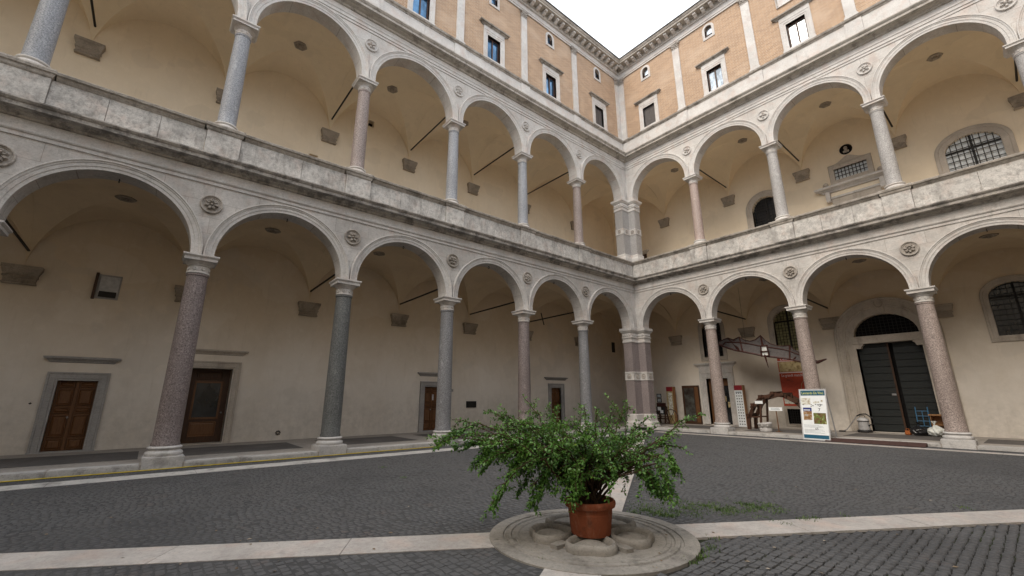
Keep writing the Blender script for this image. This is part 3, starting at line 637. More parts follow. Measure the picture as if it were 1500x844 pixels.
# corner bays behind the pier and the L-shaped corner pier (built with the long wing)
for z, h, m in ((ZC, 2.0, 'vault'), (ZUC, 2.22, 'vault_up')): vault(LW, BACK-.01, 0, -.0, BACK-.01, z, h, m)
def Lpoly(e): return [(-.27-e, -.90-e), (.27+e, -.90-e), (.27+e, -.27-e), (.69+e, -.27-e), (.69+e, .27+e), (-.27-e, .27+e)]
def stack(name, rows, m, parent):
    mb = MB().sweep([[(*q, z) for q in Lpoly(e)] for e, z in rows], True); n = len(mb.v); mb.f += [tuple(range(6)), tuple(range(n-6, n))]; return mb.build(name, m, parent)
def pier(z, m, sm):
    p = stack('corner_pier', [(0, z[1]), (0, z[2])], m, LW.o)
    stack('base', [(.13, z[0]), (.13, z[0]+.28*(z[1]-z[0])), (.10, z[0]+.30*(z[1]-z[0])), (.10, z[0]+.45*(z[1]-z[0])), (.05, z[0]+.55*(z[1]-z[0])), (.04, z[0]+.62*(z[1]-z[0])), (.04, z[1]-.03), (.01, z[1])], sm, p)
    b = stack('band', [(.01, z[2]), (.03, z[2]+.02), (.03, z[2]+.06), (.015, z[2]+.07), (.015, z[3]-.07), (.03, z[3]-.06), (.03, z[3]-.02), (.01, z[3])], sm, p)
    zz = (z[2]+z[3])/2; r = (z[3]-z[2])*.30
    for (cx, cy, nx, ny) in ((.285, -.59, 1, 0), (.48, -.285, 0, -1), (0, -.915, 0, -1), (.705, 0, 1, 0)):
        t = (-ny, nx); rows = [[(cx+nx*d+t[0]*math.cos(2*math.pi*i/14)*o, cy+ny*d+t[1]*math.cos(2*math.pi*i/14)*o, zz+math.sin(2*math.pi*i/14)*o) for i in range(14)] for o, d in ((r, -.01), (r, .02), (r*.8, .025), (r*.7, .005), (r*.35, .008), (r*.2, .025), (.001, .03))]
        MB().sweep(rows, True).build('band_rosette', 'roundel', b, 40)
    stack('upper_shaft', [(0, z[3]), (0, z[4])], m, p); h = z[5]-z[4]
    c = stack('capital', [(.01, z[4]), (.04, z[4]+.04*h), (.04, z[4]+.12*h), (.02, z[4]+.14*h), (.02, z[4]+.30*h), (.06, z[4]+.33*h), (.06, z[4]+.38*h), (.03, z[4]+.40*h), (.03, z[4]+.66*h), (.07, z[4]+.70*h), (.12, z[4]+.80*h), (.14, z[4]+.82*h), (.14, z[5])], sm, p)
    mb = MB()
    for (x0, y0, x1, y1, nx, ny) in ((-.27, -.93, .27, -.93, 0, -1), (.30, -.88, .30, -.30, 1, 0), (.30, -.30, .69, -.30, 0, -1), (.72, -.25, .72, .25, 1, 0)):
        for q in range(4):
            t = (q+.5)/4; cx, cy = x0+(x1-x0)*t, y0+(y1-y0)*t
            mb.lathe([(.02, -.07), (.045, -.03), (.045, .03), (.02, .07)], 8, (cx, cy, z[4]+.53*h))
    mb.build('capital_ornament', sm, c, 50); return p
pier((-.02, .80, 2.56, 3.03, 4.62, ZC), 'g_purple', 'stone')
pier((9.41, 9.86, 11.10, 11.48, 12.62, ZUC), 'g_pale', 'stone_up')
for z0, z1, m in ((ZC, 7.6, 'stone'), (ZUC, 15.55, 'stone_up')): MB().prism([(-.27, -.27), (.27, -.27), (.27, .27), (-.27, .27)], z0, z1).build('corner_spandrel', m, LW.o)

# ------------------------------------------------------------------ back walls with doors and windows
def raised(W, s0, s1, z0, z1, d, m, parent, name='panel', th=.018, bev=.03):
    T = W.T; rows = [[T(s0+o, dd, z0+o), T(s1-o, dd, z0+o), T(s1-o, dd, z1-o), T(s0+o, dd, z1-o)] for o, dd in ((0, d), (.01, d+th), (bev, d+th), (bev+.015, d+th*.35), (bev+.05, d+th*.9))]
    mb = MB().sweep(rows, True); n = len(mb.v); mb.f.append((n-4, n-3, n-2, n-1)); return mb.build(name, m, parent)
DOORPROF = lambda D: [(0, D-.2), (0, D+.05), (.05, D+.055), (.06, D+.075), (.18, D+.08), (.2, D+.10), (.245, D+.10), (.245, D-.02)]
def wood_door(W, h, fm, hoodz, hw, leafd=.10, leaves=2, glazed=False, hoodm=None):
    D = BACK; c = (h['s0']+h['s1'])/2
    fr = frame(W, h, DOORPROF(D), fm, W.o, 'door')
    if hoodz: hood(W, c-hw, c+hw, hoodz, D, .16, hoodm or fm, fr, 'hood', .17)
    bx(W, h['s0']-.26, h['s1']+.26, D-.3, D+.12, .10, h['z0']+.005).build('threshold', fm, fr)
    d = D-leafd
    if glazed:
        lf = bx(W, h['s0'], h['s1'], d-.06, d, h['z0'], h['z1']).build('door_leaf', 'wood_dark', fr)
        a, b = h['s0']+.22, h['s1']-.22
        raised(W, a, b, .35, .85, d, 'wood', lf)
        bx(W, a, b, d, d+.006, 1.0, h['z1']-.5).build('pane', 'glass_dark', lf); raised(W, a, b, h['z1']-.38, h['z1']-.08, d, 'wood_dark', lf)
        mb = MB()
        for q in (a, b): mb.box((q-.03, d, .95), (q+.03, d+.03, h['z1']-.45), W.T)
        for q in (.97, h['z1']-.47): mb.box((a-.03, d, q-.03), (b+.03, d+.031, q+.03), W.T)
        mb.build('glazing_frame', 'wood', lf)
        bx(W, c-.02, c+.10, d, d+.01, h['z1']-.26, h['z1']-.2).build('number_plate', 'white', lf)
        MB().lathe([(.01, -.03), (.035, 0), (.01, .03)], 10, W.T(h['s0']+.12, d+.05, 1.15)).build('handle', 'grey_metal', lf)
    else:
        mid = [(h['s0'], c-.004), (c+.004, h['s1'])]
        for i, (a, b) in enumerate(mid):
            lf = bx(W, a, b, d-.05, d, h['z0'], h['z1']).build('door_leaf', 'wood', fr)
            H = h['z1']-h['z0']
            for p0, p1 in ((.02, .17), (.20, .50), (.53, .61), (.64, .88), (.905, .985)): raised(W, a+.05, b-.05, h['z0']+H*p0, h['z0']+H*p1, d, 'wood', lf, 'panel', .045, .02)
            if i == 0: bx(W, c-.03, c+.03, d, d+.03, h['z0'], h['z1']).build('meeting_stile', 'wood', lf)
        MB().lathe([(.01, -.03), (.03, 0), (.01, .03)], 10, W.T(c+.06, d+.05, h['z0']+.95)).build('handle', 'grey_metal', fr)
    return fr
lh = [dict(s0=22.42, s1=23.31, z0=.15, z1=2.17), dict(s0=18.93, s1=20.15, z0=.15, z1=2.68), dict(s0=10.2, s1=11.09, z0=.17, z1=2.17), dict(s0=1.84, s1=2.66, z0=.17, z1=2.24), dict(s0=26.1, s1=27.1, z0=.15, z1=2.3)]
wall_holes(LW, BACK, LW.total+4.4, 0, 7.62, BACK, lh, .45).build('portico_wall', 'plaster', LW.o)
wood_door(LW, lh[0], 'grey_frame', 2.70, .70); wood_door(LW, lh[1], 'warm_frame', 3.16, .86, .36, 1, True); wood_door(LW, lh[2], 'grey_frame', 2.66, .70); wood_door(LW, lh[3], 'grey_frame', 2.68, .80); wood_door(LW, lh[4], 'grey_frame', 2.8, .75)
bx(LW, 10.5, 10.66, BACK-.1, BACK-.075, 1.55, 1.82).build('paper_notice', 'white', LW.o)
T = LW.T
v_ = bx(LW, 22.43, 23.0, BACK, BACK+.03, 4.75, 5.54).build('wall_cabinet', 'grey_frame', LW.o); bx(LW, 22.47, 22.93, BACK+.03, BACK+.05, 4.95, 5.48).build('cabinet_glass', 'light_grey', v_); bx(LW, 22.49, 22.91, BACK+.05, BACK+.06, 4.8, 4.99).build('cabinet_vent', 'iron', v_)
bx(LW, 22.99, 23.06, BACK, BACK+.10, 4.72, 5.57).build('cabinet_side', 'wood_dark', v_)
st = MB()
for i in range(8):
    a = i*math.pi/4; st.tube([T(17.17+.03*math.cos(a), BACK+.02, .39+.03*math.sin(a)), T(17.17+.085*math.cos(a), BACK+.02, .39+.085*math.sin(a))], [.012, .022], 6)
st.build('vent_rosette', 'iron', LW.o); MB().lathe([(.001, -.03), (.04, 0), (.001, .03)], 10, T(23.75, BACK, 1.51)).build('wall_hole_plug', 'iron', LW.o)
q_ = bx(LW, 8.11, 8.70, BACK, BACK+.05, 1.18, 1.49).build('wall_plaque', 'void', LW.o); bx(LW, 8.14, 8.67, BACK+.05, BACK+.06, 1.21, 1.46).build('plaque_face', 'iron', q_)
bx(LW, 9.5, 9.85, BACK, BACK+.02, 1.95, 2.08).build('street_number', 'grey_frame', LW.o)
bx(LW, -3.74, -3.45, BACK, BACK+.06, 4.75, 5.45).build('wall_lamp_bracket', 'iron', LW.o)
luh = [dict(s0=14.6, s1=14.9, z0=14.72, z1=15.08), dict(s0=17.0, s1=17.35, z0=11.95, z1=12.2)]
wall_holes(LW, BACK, LW.total+4.4, 8.33, 15.75, BACK, luh, .35).build('gallery_wall', 'plaster_up', LW.o)
for h in luh: pane(LW, h, BACK-.3, 'void', LW.o, 'vent_back')
dd = bx(LW, 22.3, 23.45, BACK-.0, BACK+.06, 8.4, 11.7).build('gallery_door', 'plaster_up', LW.o); hood(LW, 22.35, 23.4, 11.86, BACK, .14, 'plaster_up', dd, 'hood', .16)

# right wing ground floor
D = BACK; T = RW.T
portal = dict(s0=9.08, s1=11.40, z0=.13, z1=4.42, rise=.98)
rh = [dict(s0=1.66, s1=2.92, z0=.15, z1=2.74), portal, dict(s0=5.72, s1=6.98, z0=4.02, z1=5.62, rise=.58), dict(s0=13.66, s1=15.10, z0=3.98, z1=5.55, rise=.52), dict(s0=1.72, s1=2.86, z0=4.0, z1=5.75, rise=.5), dict(s0=5.74, s1=6.36, z0=.34, z1=1.07)]
wall_holes(RW, BACK, RW.total+4.4, 0, 7.62, D, rh, .5).build('portico_wall', 'plaster', RW.o)
# shop door
h = rh[0]; fr = frame(RW, h, [(0, D-.3), (0, D+.06), (.08, D+.065), (.09, D+.085), (.28, D+.09), (.30, D+.115), (.36, D+.115), (.36, D-.02)], 'stone', RW.o, 'door')
bx(RW, 1.30, 3.28, D-.02, D+.10, 3.10, 3.42).build('frieze', 'stone', fr); hood(RW, 1.26, 3.32, 3.40, D, .2, 'stone', fr, 'hood', .24)
pane(RW, h, D-.42, 'void', fr, 'dark_opening'); 
lf = bx(RW, 1.66, 1.98, D-.30, D-.24, .15, 2.74).build('door_leaf', 'wood', fr)
for p0, p1 in ((.3, 1.0), (1.1, 1.5), (1.6, 2.6)): raised(RW, 1.70, 1.94, p0, p1, D-.24, 'wood', lf)
bx(RW, 1.98, 2.92, D-.36, D-.34, .2, 2.3).build('pane', 'glass_dark', fr); bx(RW, 1.68, 2.90, D-.30, D-.22, 2.32, 2.74).build('transom', 'wood', fr)
for i in range(3): bx(RW, 2.1+.26*i, 2.3+.26*i, D-.34, D-.325, 1.1+.33*(i % 2), 1.4+.33*(i % 2)).build('leaflet', 'photo_sepia', fr)
# portal
outer = dict(s0=9.08, s1=11.40, z0=.13, z1=4.42, rise=.98)
pf_ = frame(RW, outer, [(0, D-.46), (0, D+.02), (.04, D+.03), (.30, D+.05), (.32, D+.09), (.36, D+.11), (.40, D+.10), (.42, D+.13), (.62, D+.15), (.66, D+.20), (.72, D+.21), (.74, D+.16), (.74, D-.02)], 'warm_frame', RW.o, 'portal')
bx(RW, 8.98, 11.5, D-.34, D+.075, 4.08, 4.42).build('lintel', 'warm_frame', pf_)
for s_ in (9.17, 11.31):
    rows = [[T(s_-w_, D-.33, z_), T(s_-w_, D+.03, z_), T(s_+w_, D+.03, z_), T(s_+w_, D-.33, z_)] for w_, z_ in ((.20, 4.08), (.20, 4.02), (.13, 3.96), (.10, 3.86))]
    mb = MB().sweep(rows, True); n = len(mb.v); mb.f.append((n-4, n-3, n-2, n-1)); mb.build('lintel_bracket', 'warm_frame', pf_)
lun = dict(s0=9.08, s1=11.40, z0=4.42, z1=4.42, rise=.98); pane(RW, lun, D-.36, 'void', pf_, 'fanlight'); louvre(RW, lun, D-.30, pf_, 16, 7, t=.025)
ring = [T(10.24+.15*math.cos(a), D+.17, 5.86+.19*math.sin(a)) for a in [2*math.pi*i/20 for i in range(21)]]
MB().tube(ring, .03, 6, False).build('shield', 'warm_frame', pf_)
bx(RW, 10.06, 10.42, D+.05, D+.145, 5.45, 6.08).build('keystone', 'warm_frame', pf_)
pane(RW, dict(s0=9.08, s1=11.4, z0=.13, z1=4.1), D-.49, 'void', pf_, 'dark_opening')
for a, b, dep in ((9.10, 10.18, -.30), (10.34, 11.38, -.36)):
    lf = bx(RW, a, b, D+dep-.07, D+dep, .15, 4.08).build('door_leaf', 'plank', pf_)
    z = .16
    while z < 3.95:
        h_ = random.uniform(.29, .34); z2 = min(z+h_, 4.07); bx(RW, a+.02, b-.02, D+dep, D+dep+.035+random.uniform(0, .010), z+.014, z2-.014).build('plank', 'plank', lf); z = z2
    if a < 10:
        bx(RW, b-.2, b-.05, D+dep+.02, D+dep+.06, 1.72, 1.80).build('latch', 'grey_metal', lf); bx(RW, b-.03, b+.04, D+dep, D+dep+.05, .15, 4.08).build('meeting_stile', 'wood_dark', lf)
def arched_window(h, fm, glassm, nx, nz, w=.26, bars='iron', D=D, bottom=True, mull=True, t=.022):
    fr = frame(RW, h, [(0, D-.25), (0, D+.02), (.03, D+.03), (w*.6, D+.035), (w*.65, D+.055), (w*.95, D+.06), (w, D+.05), (w, D-.02)], fm, RW.o, 'window', bottom)
    pr_ = .12 if glassm == 'white_blind' else .28; pane(RW, h, D-pr_, glassm, fr); louvre(RW, h, D-pr_+.07, fr, nx, nz, bars, t)
    if mull:
        c = (h['s0']+h['s1'])/2; zt = h['z1']+h['rise']
        mb = MB().box((c-.04, D-pr_+.01, h['z0']), (c+.04, D-pr_+.055, zt-.02), RW.T).box((h['s0'], D-pr_+.01, h['z1']-.04), (h['s1'], D-pr_+.054, h['z1']+.04), RW.T); mb.build('casement', 'iron', fr)
    return fr
arched_window(rh[2], 'warm_frame', 'glass_yellow', 8, 14, .28)
arched_window(rh[3], 'warm_frame', 'glass_dark', 8, 10, .24, 'black')
arched_window(rh[4], 'warm_frame', 'glass_dark', 8, 12, .22, t=.03)
g = rh[5]; fr = frame(RW, g, [(0, D-.2), (0, D+.02), (.14, D+.03), (.15, D-.02)], 'warm_frame', RW.o, 'cellar_window', True); pane(RW, g, D-.22, 'void', fr, 'dark_opening'); louvre(RW, g, D-.1, fr, 6, 6)
# right wing gallery
ruh = [dict(s0=5.55, s1=6.95, z0=10.3, z1=12.2, rise=.68), dict(s0=13.62, s1=15.28, z0=10.3, z1=12.05, rise=.6), dict(s0=9.66, s1=11.0, z0=12.46, z1=13.06)]
wall_holes(RW, BACK, RW.total+4.4, 8.33, 15.75, D, ruh, .45).build('gallery_wall', 'plaster_up', RW.o)
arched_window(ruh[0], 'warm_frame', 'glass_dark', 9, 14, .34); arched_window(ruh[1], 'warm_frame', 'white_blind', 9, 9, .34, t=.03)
h = ruh[2]; fr = frame(RW, h, [(0, D-.25), (0, D+.05), (.05, D+.06), (.12, D+.08), (.2, D+.10), (.22, D+.06), (.22, D-.02)], 'warm_frame', RW.o, 'window', True)
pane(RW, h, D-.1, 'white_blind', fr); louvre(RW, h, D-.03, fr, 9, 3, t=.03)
ped = [(9.44, 13.28)]+[(9.44+1.78*t, 13.28+.30*math.exp(-((t-.5)/.2)**2)+.02) for t in [i/16 for i in range(17)]]+[(11.22, 13.28)]
n = len(ped); mb = MB(); mb.add([T(s_, D+.09, z_) for s_, z_ in ped]+[T(s_, D-.02, z_) for s_, z_ in ped], [tuple(range(n)), tuple(range(n, 2*n))]+[(i, (i+1) % n, n+(i+1) % n, n+i) for i in range(n)]); mb.build('scrolled_pediment', 'warm_frame', fr)
hood(RW, 9.1, 11.56, 11.86, D, .38, 'stone', fr, 'shelf', .28)
for s_ in (9.22, 11.45): MB().lathe([(.02, -.14), (.11, -.06), (.13, 0), (.1, .08), (.02, .13)], 12, T(s_, D+.1, 12.32)).build('volute', 'warm_frame', fr, 50)
for s_ in (9.25, 11.42): bx(RW, s_-.09, s_+.09, D-.01, D+.28, 11.35, 11.87).build('console', 'stone', fr)
bx(RW, 9.35, 11.32, D-.01, D+.08, 8.36, 11.50).build('door_surround', 'warm_frame', fr); bx(RW, 9.30, 11.37, D-.01, D+.13, 11.50, 11.60).build('moulding', 'stone', fr)
bust = MB().lathe([(.27, 0), (.27, .03), (.22, .04), (.21, .012), (.001, .01)], 24); bust.v = [T(10.32+x, D+z, 13.96+y) for x, y, z in bust.v]; bo = bust.build('bust_niche', 'void', RW.o, 30)
mb = MB().lathe([(.02, -.18), (.12, -.17), (.13, -.10), (.05, -.06), (.045, -.02), (.075, .03), (.08, .09), (.05, .15), (.01, .165)], 14, T(10.32, D+.05, 13.95)); mb.build('bust', 'roundel', bo, 60)
sd_ = bx(RW, -3.3, -1.6, D-.01, D+.05, 8.36, 11.5).build('gallery_door', 'wood_dark', RW.o); hood(RW, -3.3, -1.6, 11.52, D, .2, 'warm_frame', sd_, 'hood', .22)
# coat-of-arms panel above the third window of the brick storey
cx = (RW.col[2]+RW.col[3])/2
ca = bx(RW, cx-.62, cx+.52, .19, .27, 20.25, 22.05).build('arms_panel', 'stone_up', RW.o)
mb = MB().lathe([(.40, 0), (.40, .05), (.36, .07), (.33, .05), (.001, .06)], 26); mb.v = [T(cx-.05+x, .27+z, 21.0+y*1.15) for x, y, z in mb.v]; mb.build('arms_shield', 'stone_up', ca, 30)
for s_ in (cx-.56, cx+.46): bx(RW, s_-.035, s_+.035, .27, .285, 20.3, 22.0).build('carved_border', 'roundel', ca)

# the two wings behind the camera: unseen plain masses, made low so more light reaches the arcades
for a, b, lb in (((-4.6, -38.5, 0), (25.2, -33.9, 17.0), 'unseen plain palace wing lowered to let in light, facing the great portal across the courtyard'), ((21.1, -33.9, 0), (25.4, 4.6, 17.0), 'unseen plain palace wing lowered to let in light, facing the long arcade across the courtyard')):
    o = MB().box(a, b).build('lowered_opposite_wing', 'plaster_up'); tag(o, lb, 'building')
# outer shells of the two visible wings
mb = MB().box((-5.34, -38, 0), (-5.3, 5.3, 23.4)).box((-5.34, 5.3, 0), (25, 5.34, 23.4)); mb.build('outer_wall', 'plaster', LW.o)

# ------------------------------------------------------------------ ground
CX, CY = 10.43, -16.72
gnd = MB().add([(-150, -170, -.02), (170, -170, -.02), (170, 150, -.02), (-150, 150, -.02)], [(0, 1, 2, 3)]).build('courtyard_ground', 'joint'); tag(gnd, kind='structure')
for W in (LW, RW):
    fl = profile(W, [(.40, -.01), (.40, .118), (BACK-.2, .118), (BACK-.2, -.01)], BACK).build('portico_floor', 'floor_light'); tag(fl, kind='structure')
    if W is RW: fl.location.z = -.004
    for k in range(W.n):
        a, b = W.col[k], W.col[k+1]
        bx(W, a+.48, b-.48, -3.25, -.98, .10, .124).build('dark_floor_panel', 'floor_dark', fl)
        x = a+.42
        while x < b-.45:
            y = min(x+random.uniform(1.3, 2.2), b-.42)
            if b-.42-y < .5: y = b-.42
            me = worn_box((x+.006, .02, -.01), (y-.006, .43, .128+random.uniform(-.006, .004)), .022, .003)
            for v in me.vertices: v.co = Vector(W.T(*v.co))
            link('kerb_stone', me, 'kerb', fl); x = y
fill = MB()
for tri in (((0, 0), (0, -33.4)), ((0, 0), (20.86, 0)), ((0, -33.4), (20.86, -33.4))): fill.add([(CX, CY, -.0022), (*tri[0], -.0022), (*tri[1], -.0022)], [(0, 1, 2)])
tag(fill.build('joint_sand', 'joint_sand', gnd, None, False), kind='stuff')
STR = [(0, 0), (0, -33.4), (20.86, 0), (20.86, -33.4)]; STW = .275
strip_dirs = []
def slab_poly(pts, name, m, parent, z0=-.02, z1=.006):
    o = MB().prism(pts, z0, z1).build(name, m, parent); return o
strip_root = None
BANDL, BANDR = (1.18, 1.80), (1.12, 1.55)
for (ex, ey) in STR:
    dx, dy = ex-CX, ey-CY; Ld = math.hypot(dx, dy); dx /= Ld; dy /= Ld; strip_dirs.append((dx, dy, Ld))
first = MB().prism([(CX-.3, CY-.3), (CX+.3, CY-.3), (CX+.3, CY+.3), (CX-.3, CY+.3)], -.02, .004).build('stone_strip_pavement', 'paving'); tag(first, kind='structure')
for dx, dy, Ld in strip_dirs:
    t = 1.15
    while t < Ld-1.6:
        t2 = min(t+random.uniform(1.1, 1.9), Ld-1.6); z1 = .006+random.uniform(-.002, .003)
        P = lambda tt, o: (CX+dx*tt-dy*o, CY+dy*tt+dx*o)
        slab_poly([P(t+.004, -STW), P(t2-.004, -STW), P(t2-.004, STW), P(t+.004, STW)], 'paving_slab', 'paving', first, -.02, z1); t = t2
for W, (b0, b1) in ((LW, BANDL), (RW, BANDR)):
    s = b1+.1
    while s < W.total-2:
        s2 = s+random.uniform(1.4, 2.4); slab_poly([W.T(s+.004, b0, 0)[:2], W.T(s2-.004, b0, 0)[:2], W.T(s2-.004, b1, 0)[:2], W.T(s+.004, b1, 0)[:2]], 'paving_slab', 'paving' if W is RW else 'kerb', first, -.02, .005+random.uniform(-.002, .002)); s = s2
# cobbles: rows run parallel to the side of the courtyard that each sector faces
def sector_ok(x, y):
    if not (.47 < x < 20.2 and -32.9 < y < -.47): return None
    rx, ry = x-CX, y-CY
    if rx*rx+ry*ry < 1.27**2: return None
    for dx, dy, Ld in strip_dirs:
        if rx*dx+ry*dy > 0 and abs(-rx*dy+ry*dx) < STW+.045: return None
    if BANDL[0]-.05 < x < BANDL[1]+.05 and y < -BANDR[0]: return None
    if -BANDR[1]-.05 < y < -BANDR[0]+.05 and x > BANDL[0]: return None
    return 'x' if abs(ry)/16.72 > abs(rx)/10.43 else 'y'
tanx = 750/F_PX*1.25
cand = []
PITCHC = .094
for ori in 'xy':
    nr = int(34/PITCHC)
    for i in range(nr):
        off = -33.2+i*PITCHC if ori == 'x' else -.2+i*PITCHC
        if ori == 'y' and off > 20.8: break
        ph = random.random()*.1; L0, L1 = ((0.3, 20.6) if ori == 'x' else (-33.2, -.3)); t = L0+ph
        while t < L1:
            ln = random.uniform(.080, .116); c_ = t+ln/2; x, y = (c_, off) if ori == 'x' else (off, c_); t += ln
            zc = (x-CAM.x)*_f.x+(y-CAM.y)*_f.y; xc = (x-CAM.x)*_r.x+(y-CAM.y)*_r.y
            if zc < 2.2 or abs(xc) > zc*tanx+1.2: continue
            if sector_ok(x, y) != ori: continue
            cand.append((x, y, ln-.009, PITCHC-.011, ori))
cand = np.array([(c[0], c[1], c[2] if c[4] == 'x' else c[3], c[3] if c[4] == 'x' else c[2]) for c in cand])
cand[:, :2] += rng.normal(0, .004, (len(cand), 2)); cz = rng.normal(.0, .0014, len(cand)); ca_ = rng.normal(0, .05, len(cand))
d_ = cand[:, :2]-np.array([CAM.x, CAM.y]); zc = d_@np.array([FW.x, FW.y])-CAM.z*FW.z; xc = d_@np.array([RT.x, RT.y]); yc = d_@np.array([UP.x, UP.y])-CAM.z*UP.z
inview = (np.abs(xc/zc) < 750/F_PX) & (-yc/zc < 420/F_PX); order = np.argsort(np.where(inview, np.hypot(d_[:, 0], d_[:, 1]), 1e6)); near = set(order[:300].tolist())
rest = np.array([i for i in range(len(cand)) if i not in near])
def cob_arrays(idx):
    k = len(idx); hx, hy = cand[idx, 2]/2, cand[idx, 3]/2; V = np.zeros((k, 8, 3))
    sg = np.array([(-1, -1), (1, -1), (1, 1), (-1, 1)]); ca, sa = np.cos(ca_[idx]), np.sin(ca_[idx])
    for j, (sx, sy) in enumerate(sg):
        for lev, ins in ((0, 0), (4, .006)):
            jx = rng.normal(0, .003, k); jy = rng.normal(0, .003, k); lx = sx*(hx-ins)+jx; ly = sy*(hy-ins)+jy
            V[:, j+lev, 0] = cand[idx, 0]+lx*ca-ly*sa; V[:, j+lev, 1] = cand[idx, 1]+lx*sa+ly*ca; V[:, j+lev, 2] = -.022 if lev == 0 else cz[idx]+rng.normal(0, .0010, k)
    Fq = np.array([(4, 5, 6, 7), (0, 1, 5, 4), (1, 2, 6, 5), (2, 3, 7, 6), (3, 0, 4, 7)])
    return V.reshape(-1, 3), (Fq[None]+8*np.arange(k)[:, None, None]).reshape(-1, 4)
def np_mesh(name, V, Fq):
    me = bpy.data.meshes.new(name); me.vertices.add(len(V)); me.vertices.foreach_set('co', V.astype(np.float32).ravel())
    n = Fq.shape[1]; me.loops.add(Fq.size); me.loops.foreach_set('vertex_index', Fq.astype(np.int32).ravel()); me.polygons.add(len(Fq)); me.polygons.foreach_set('loop_start', (np.arange(len(Fq))*n).astype(np.int32)); me.polygons.foreach_set('loop_total', np.full(len(Fq), n, np.int32)); me.update(calc_edges=True); me.validate(); return me
paving = link('cobble_pavement', np_mesh('cobble_pavement', *cob_arrays(rest)), 'cobble', gnd); tag(paving, kind='stuff')
variants = []
for q in range(8):
    hx, hy = .5, .5; V = []
    for lev, ins in ((-.022, 0), (.0, .065)):
        for sx, sy in ((-1, -1), (1, -1), (1, 1), (-1, 1)): V.append((sx*(.5-ins)+random.gauss(0, .03), sy*(.5-ins)+random.gauss(0, .03), lev+(random.gauss(0, .002) if lev == 0 else 0)))
    variants.append(MB().add(V, [(4, 5, 6, 7), (0, 1, 5, 4), (1, 2, 6, 5), (2, 3, 7, 6), (3, 0, 4, 7)]).mesh('cobblestone'))
for i in sorted(near):
    o = link('cobblestone', variants[i % 8], 'cobble', gnd, (cand[i, 0], cand[i, 1], cz[i]), ca_[i]); o.scale = (cand[i, 2], cand[i, 3], 1)

# ------------------------------------------------------------------ carved rosette disc, pot, shrub
disc = thing('carved_disc', 'round carved stone disc with a rose relief in the paving under the pot', 'stone disc', (CX, CY, 0))
def ringp(prof, name, m, n=72):
    return MB().lathe(prof, n, (0, 0, 0), False).build(name, m, disc, 30)
ringp([(1.235, -.02), (1.235, .014), (1.228, .019), (1.07, .021), (1.062, .006), (1.035, .006), (1.025, .022), (.975, .024), (.962, .006), (.935, .006), (.925, .018), (.885, .018), (.868, .004), (.001, .004)], 'rim', 'disc')
ca0 = math.atan2(CAM.y-CY, CAM.x-CX)
for i in range(5):
    a = ca0+2*math.pi*i/5; ca, sa = math.cos(a), math.sin(a); mb = MB(); n = 30; rows = []
    prof = [(1.02, -.01), (1.03, .045), (1.0, .078), (.93, .095), (.85, .088), (.79, .058), (.76, .028), (.66, .040), (.5, .062), (.25, .076), (.05, .078)]
    for k, z in prof:
        row = []
        for j in range(n):
            b = 2*math.pi*j/n; u = .265*k*math.cos(b); v = .275*k*math.sin(b)*(1+.20*math.cos(b))
            u = u-.07*k*math.exp(-(math.sin(b)/.28)**2)*(math.cos(b) > 0)*.5
            rr = .49+u; row.append((ca*rr-sa*v, sa*rr+ca*v, z))
        rows.append(row)
    mb.sweep(rows, True); o = len(mb.v)-n; mb.f.append(tuple(range(o, o+n))); mb.build('petal', 'disc', disc, 50)
    a2 = a+math.pi/5; mb = MB(); mb.prism([(math.cos(a2)*.50-math.sin(a2)*.07, math.sin(a2)*.50+math.cos(a2)*.07), (math.cos(a2)*.50+math.sin(a2)*.07, math.sin(a2)*.50-math.cos(a2)*.07), (math.cos(a2)*.70+math.sin(a2)*.05, math.sin(a2)*.70-math.cos(a2)*.05), (math.cos(a2)*.70-math.sin(a2)*.05, math.sin(a2)*.70+math.cos(a2)*.05)], -.01, .045); mb.build('sepal', 'disc', disc)
PX, PY, PZ = 10.56, -16.86, .082
pot = thing('terracotta_pot', 'squat rimmed terracotta pot standing on the carved stone disc', 'plant pot', (PX, PY, PZ))
MB().lathe([(.225, 0), (.232, .01), (.262, .285), (.268, .29), (.296, .30), (.304, .32), (.304, .35), (.292, .368), (.272, .368), (.262, .34), (.25, .30)], 48, (0, 0, 0), False).build('pot_wall', 'terracotta', pot, 40)
MB().lathe([(.255, .302), (.2, .315), (.1, .33), (.001, .335)], 24, (0, 0, 0), False).build('soil', 'soil', pot, 60)
MB().lathe([(.245, .215), (.258, .22), (.26, .235), (.250, .24)], 48, (0, 0, 0), False).build('band', 'terracotta', pot, 40)
shrub = thing('arching_shrub', 'bushy green shrub with long arching leafy branches growing in the terracotta pot', 'shrub', (PX, PY, PZ+.33))
B0 = Vector((PX, PY, PZ+.33)); tips = []
fH = Vector((-math.sin(YAW), math.cos(YAW), 0)); rH = Vector((math.cos(YAW), math.sin(YAW), 0))
def tip(px, py, dep):                        # tip of a branch, at a given depth beyond the pot
    c = Vector((PX, PY, 0))+fH*dep; d = ray(px, py); t = (c-CAM).dot(fH)/d.dot(fH); return CAM+d*t
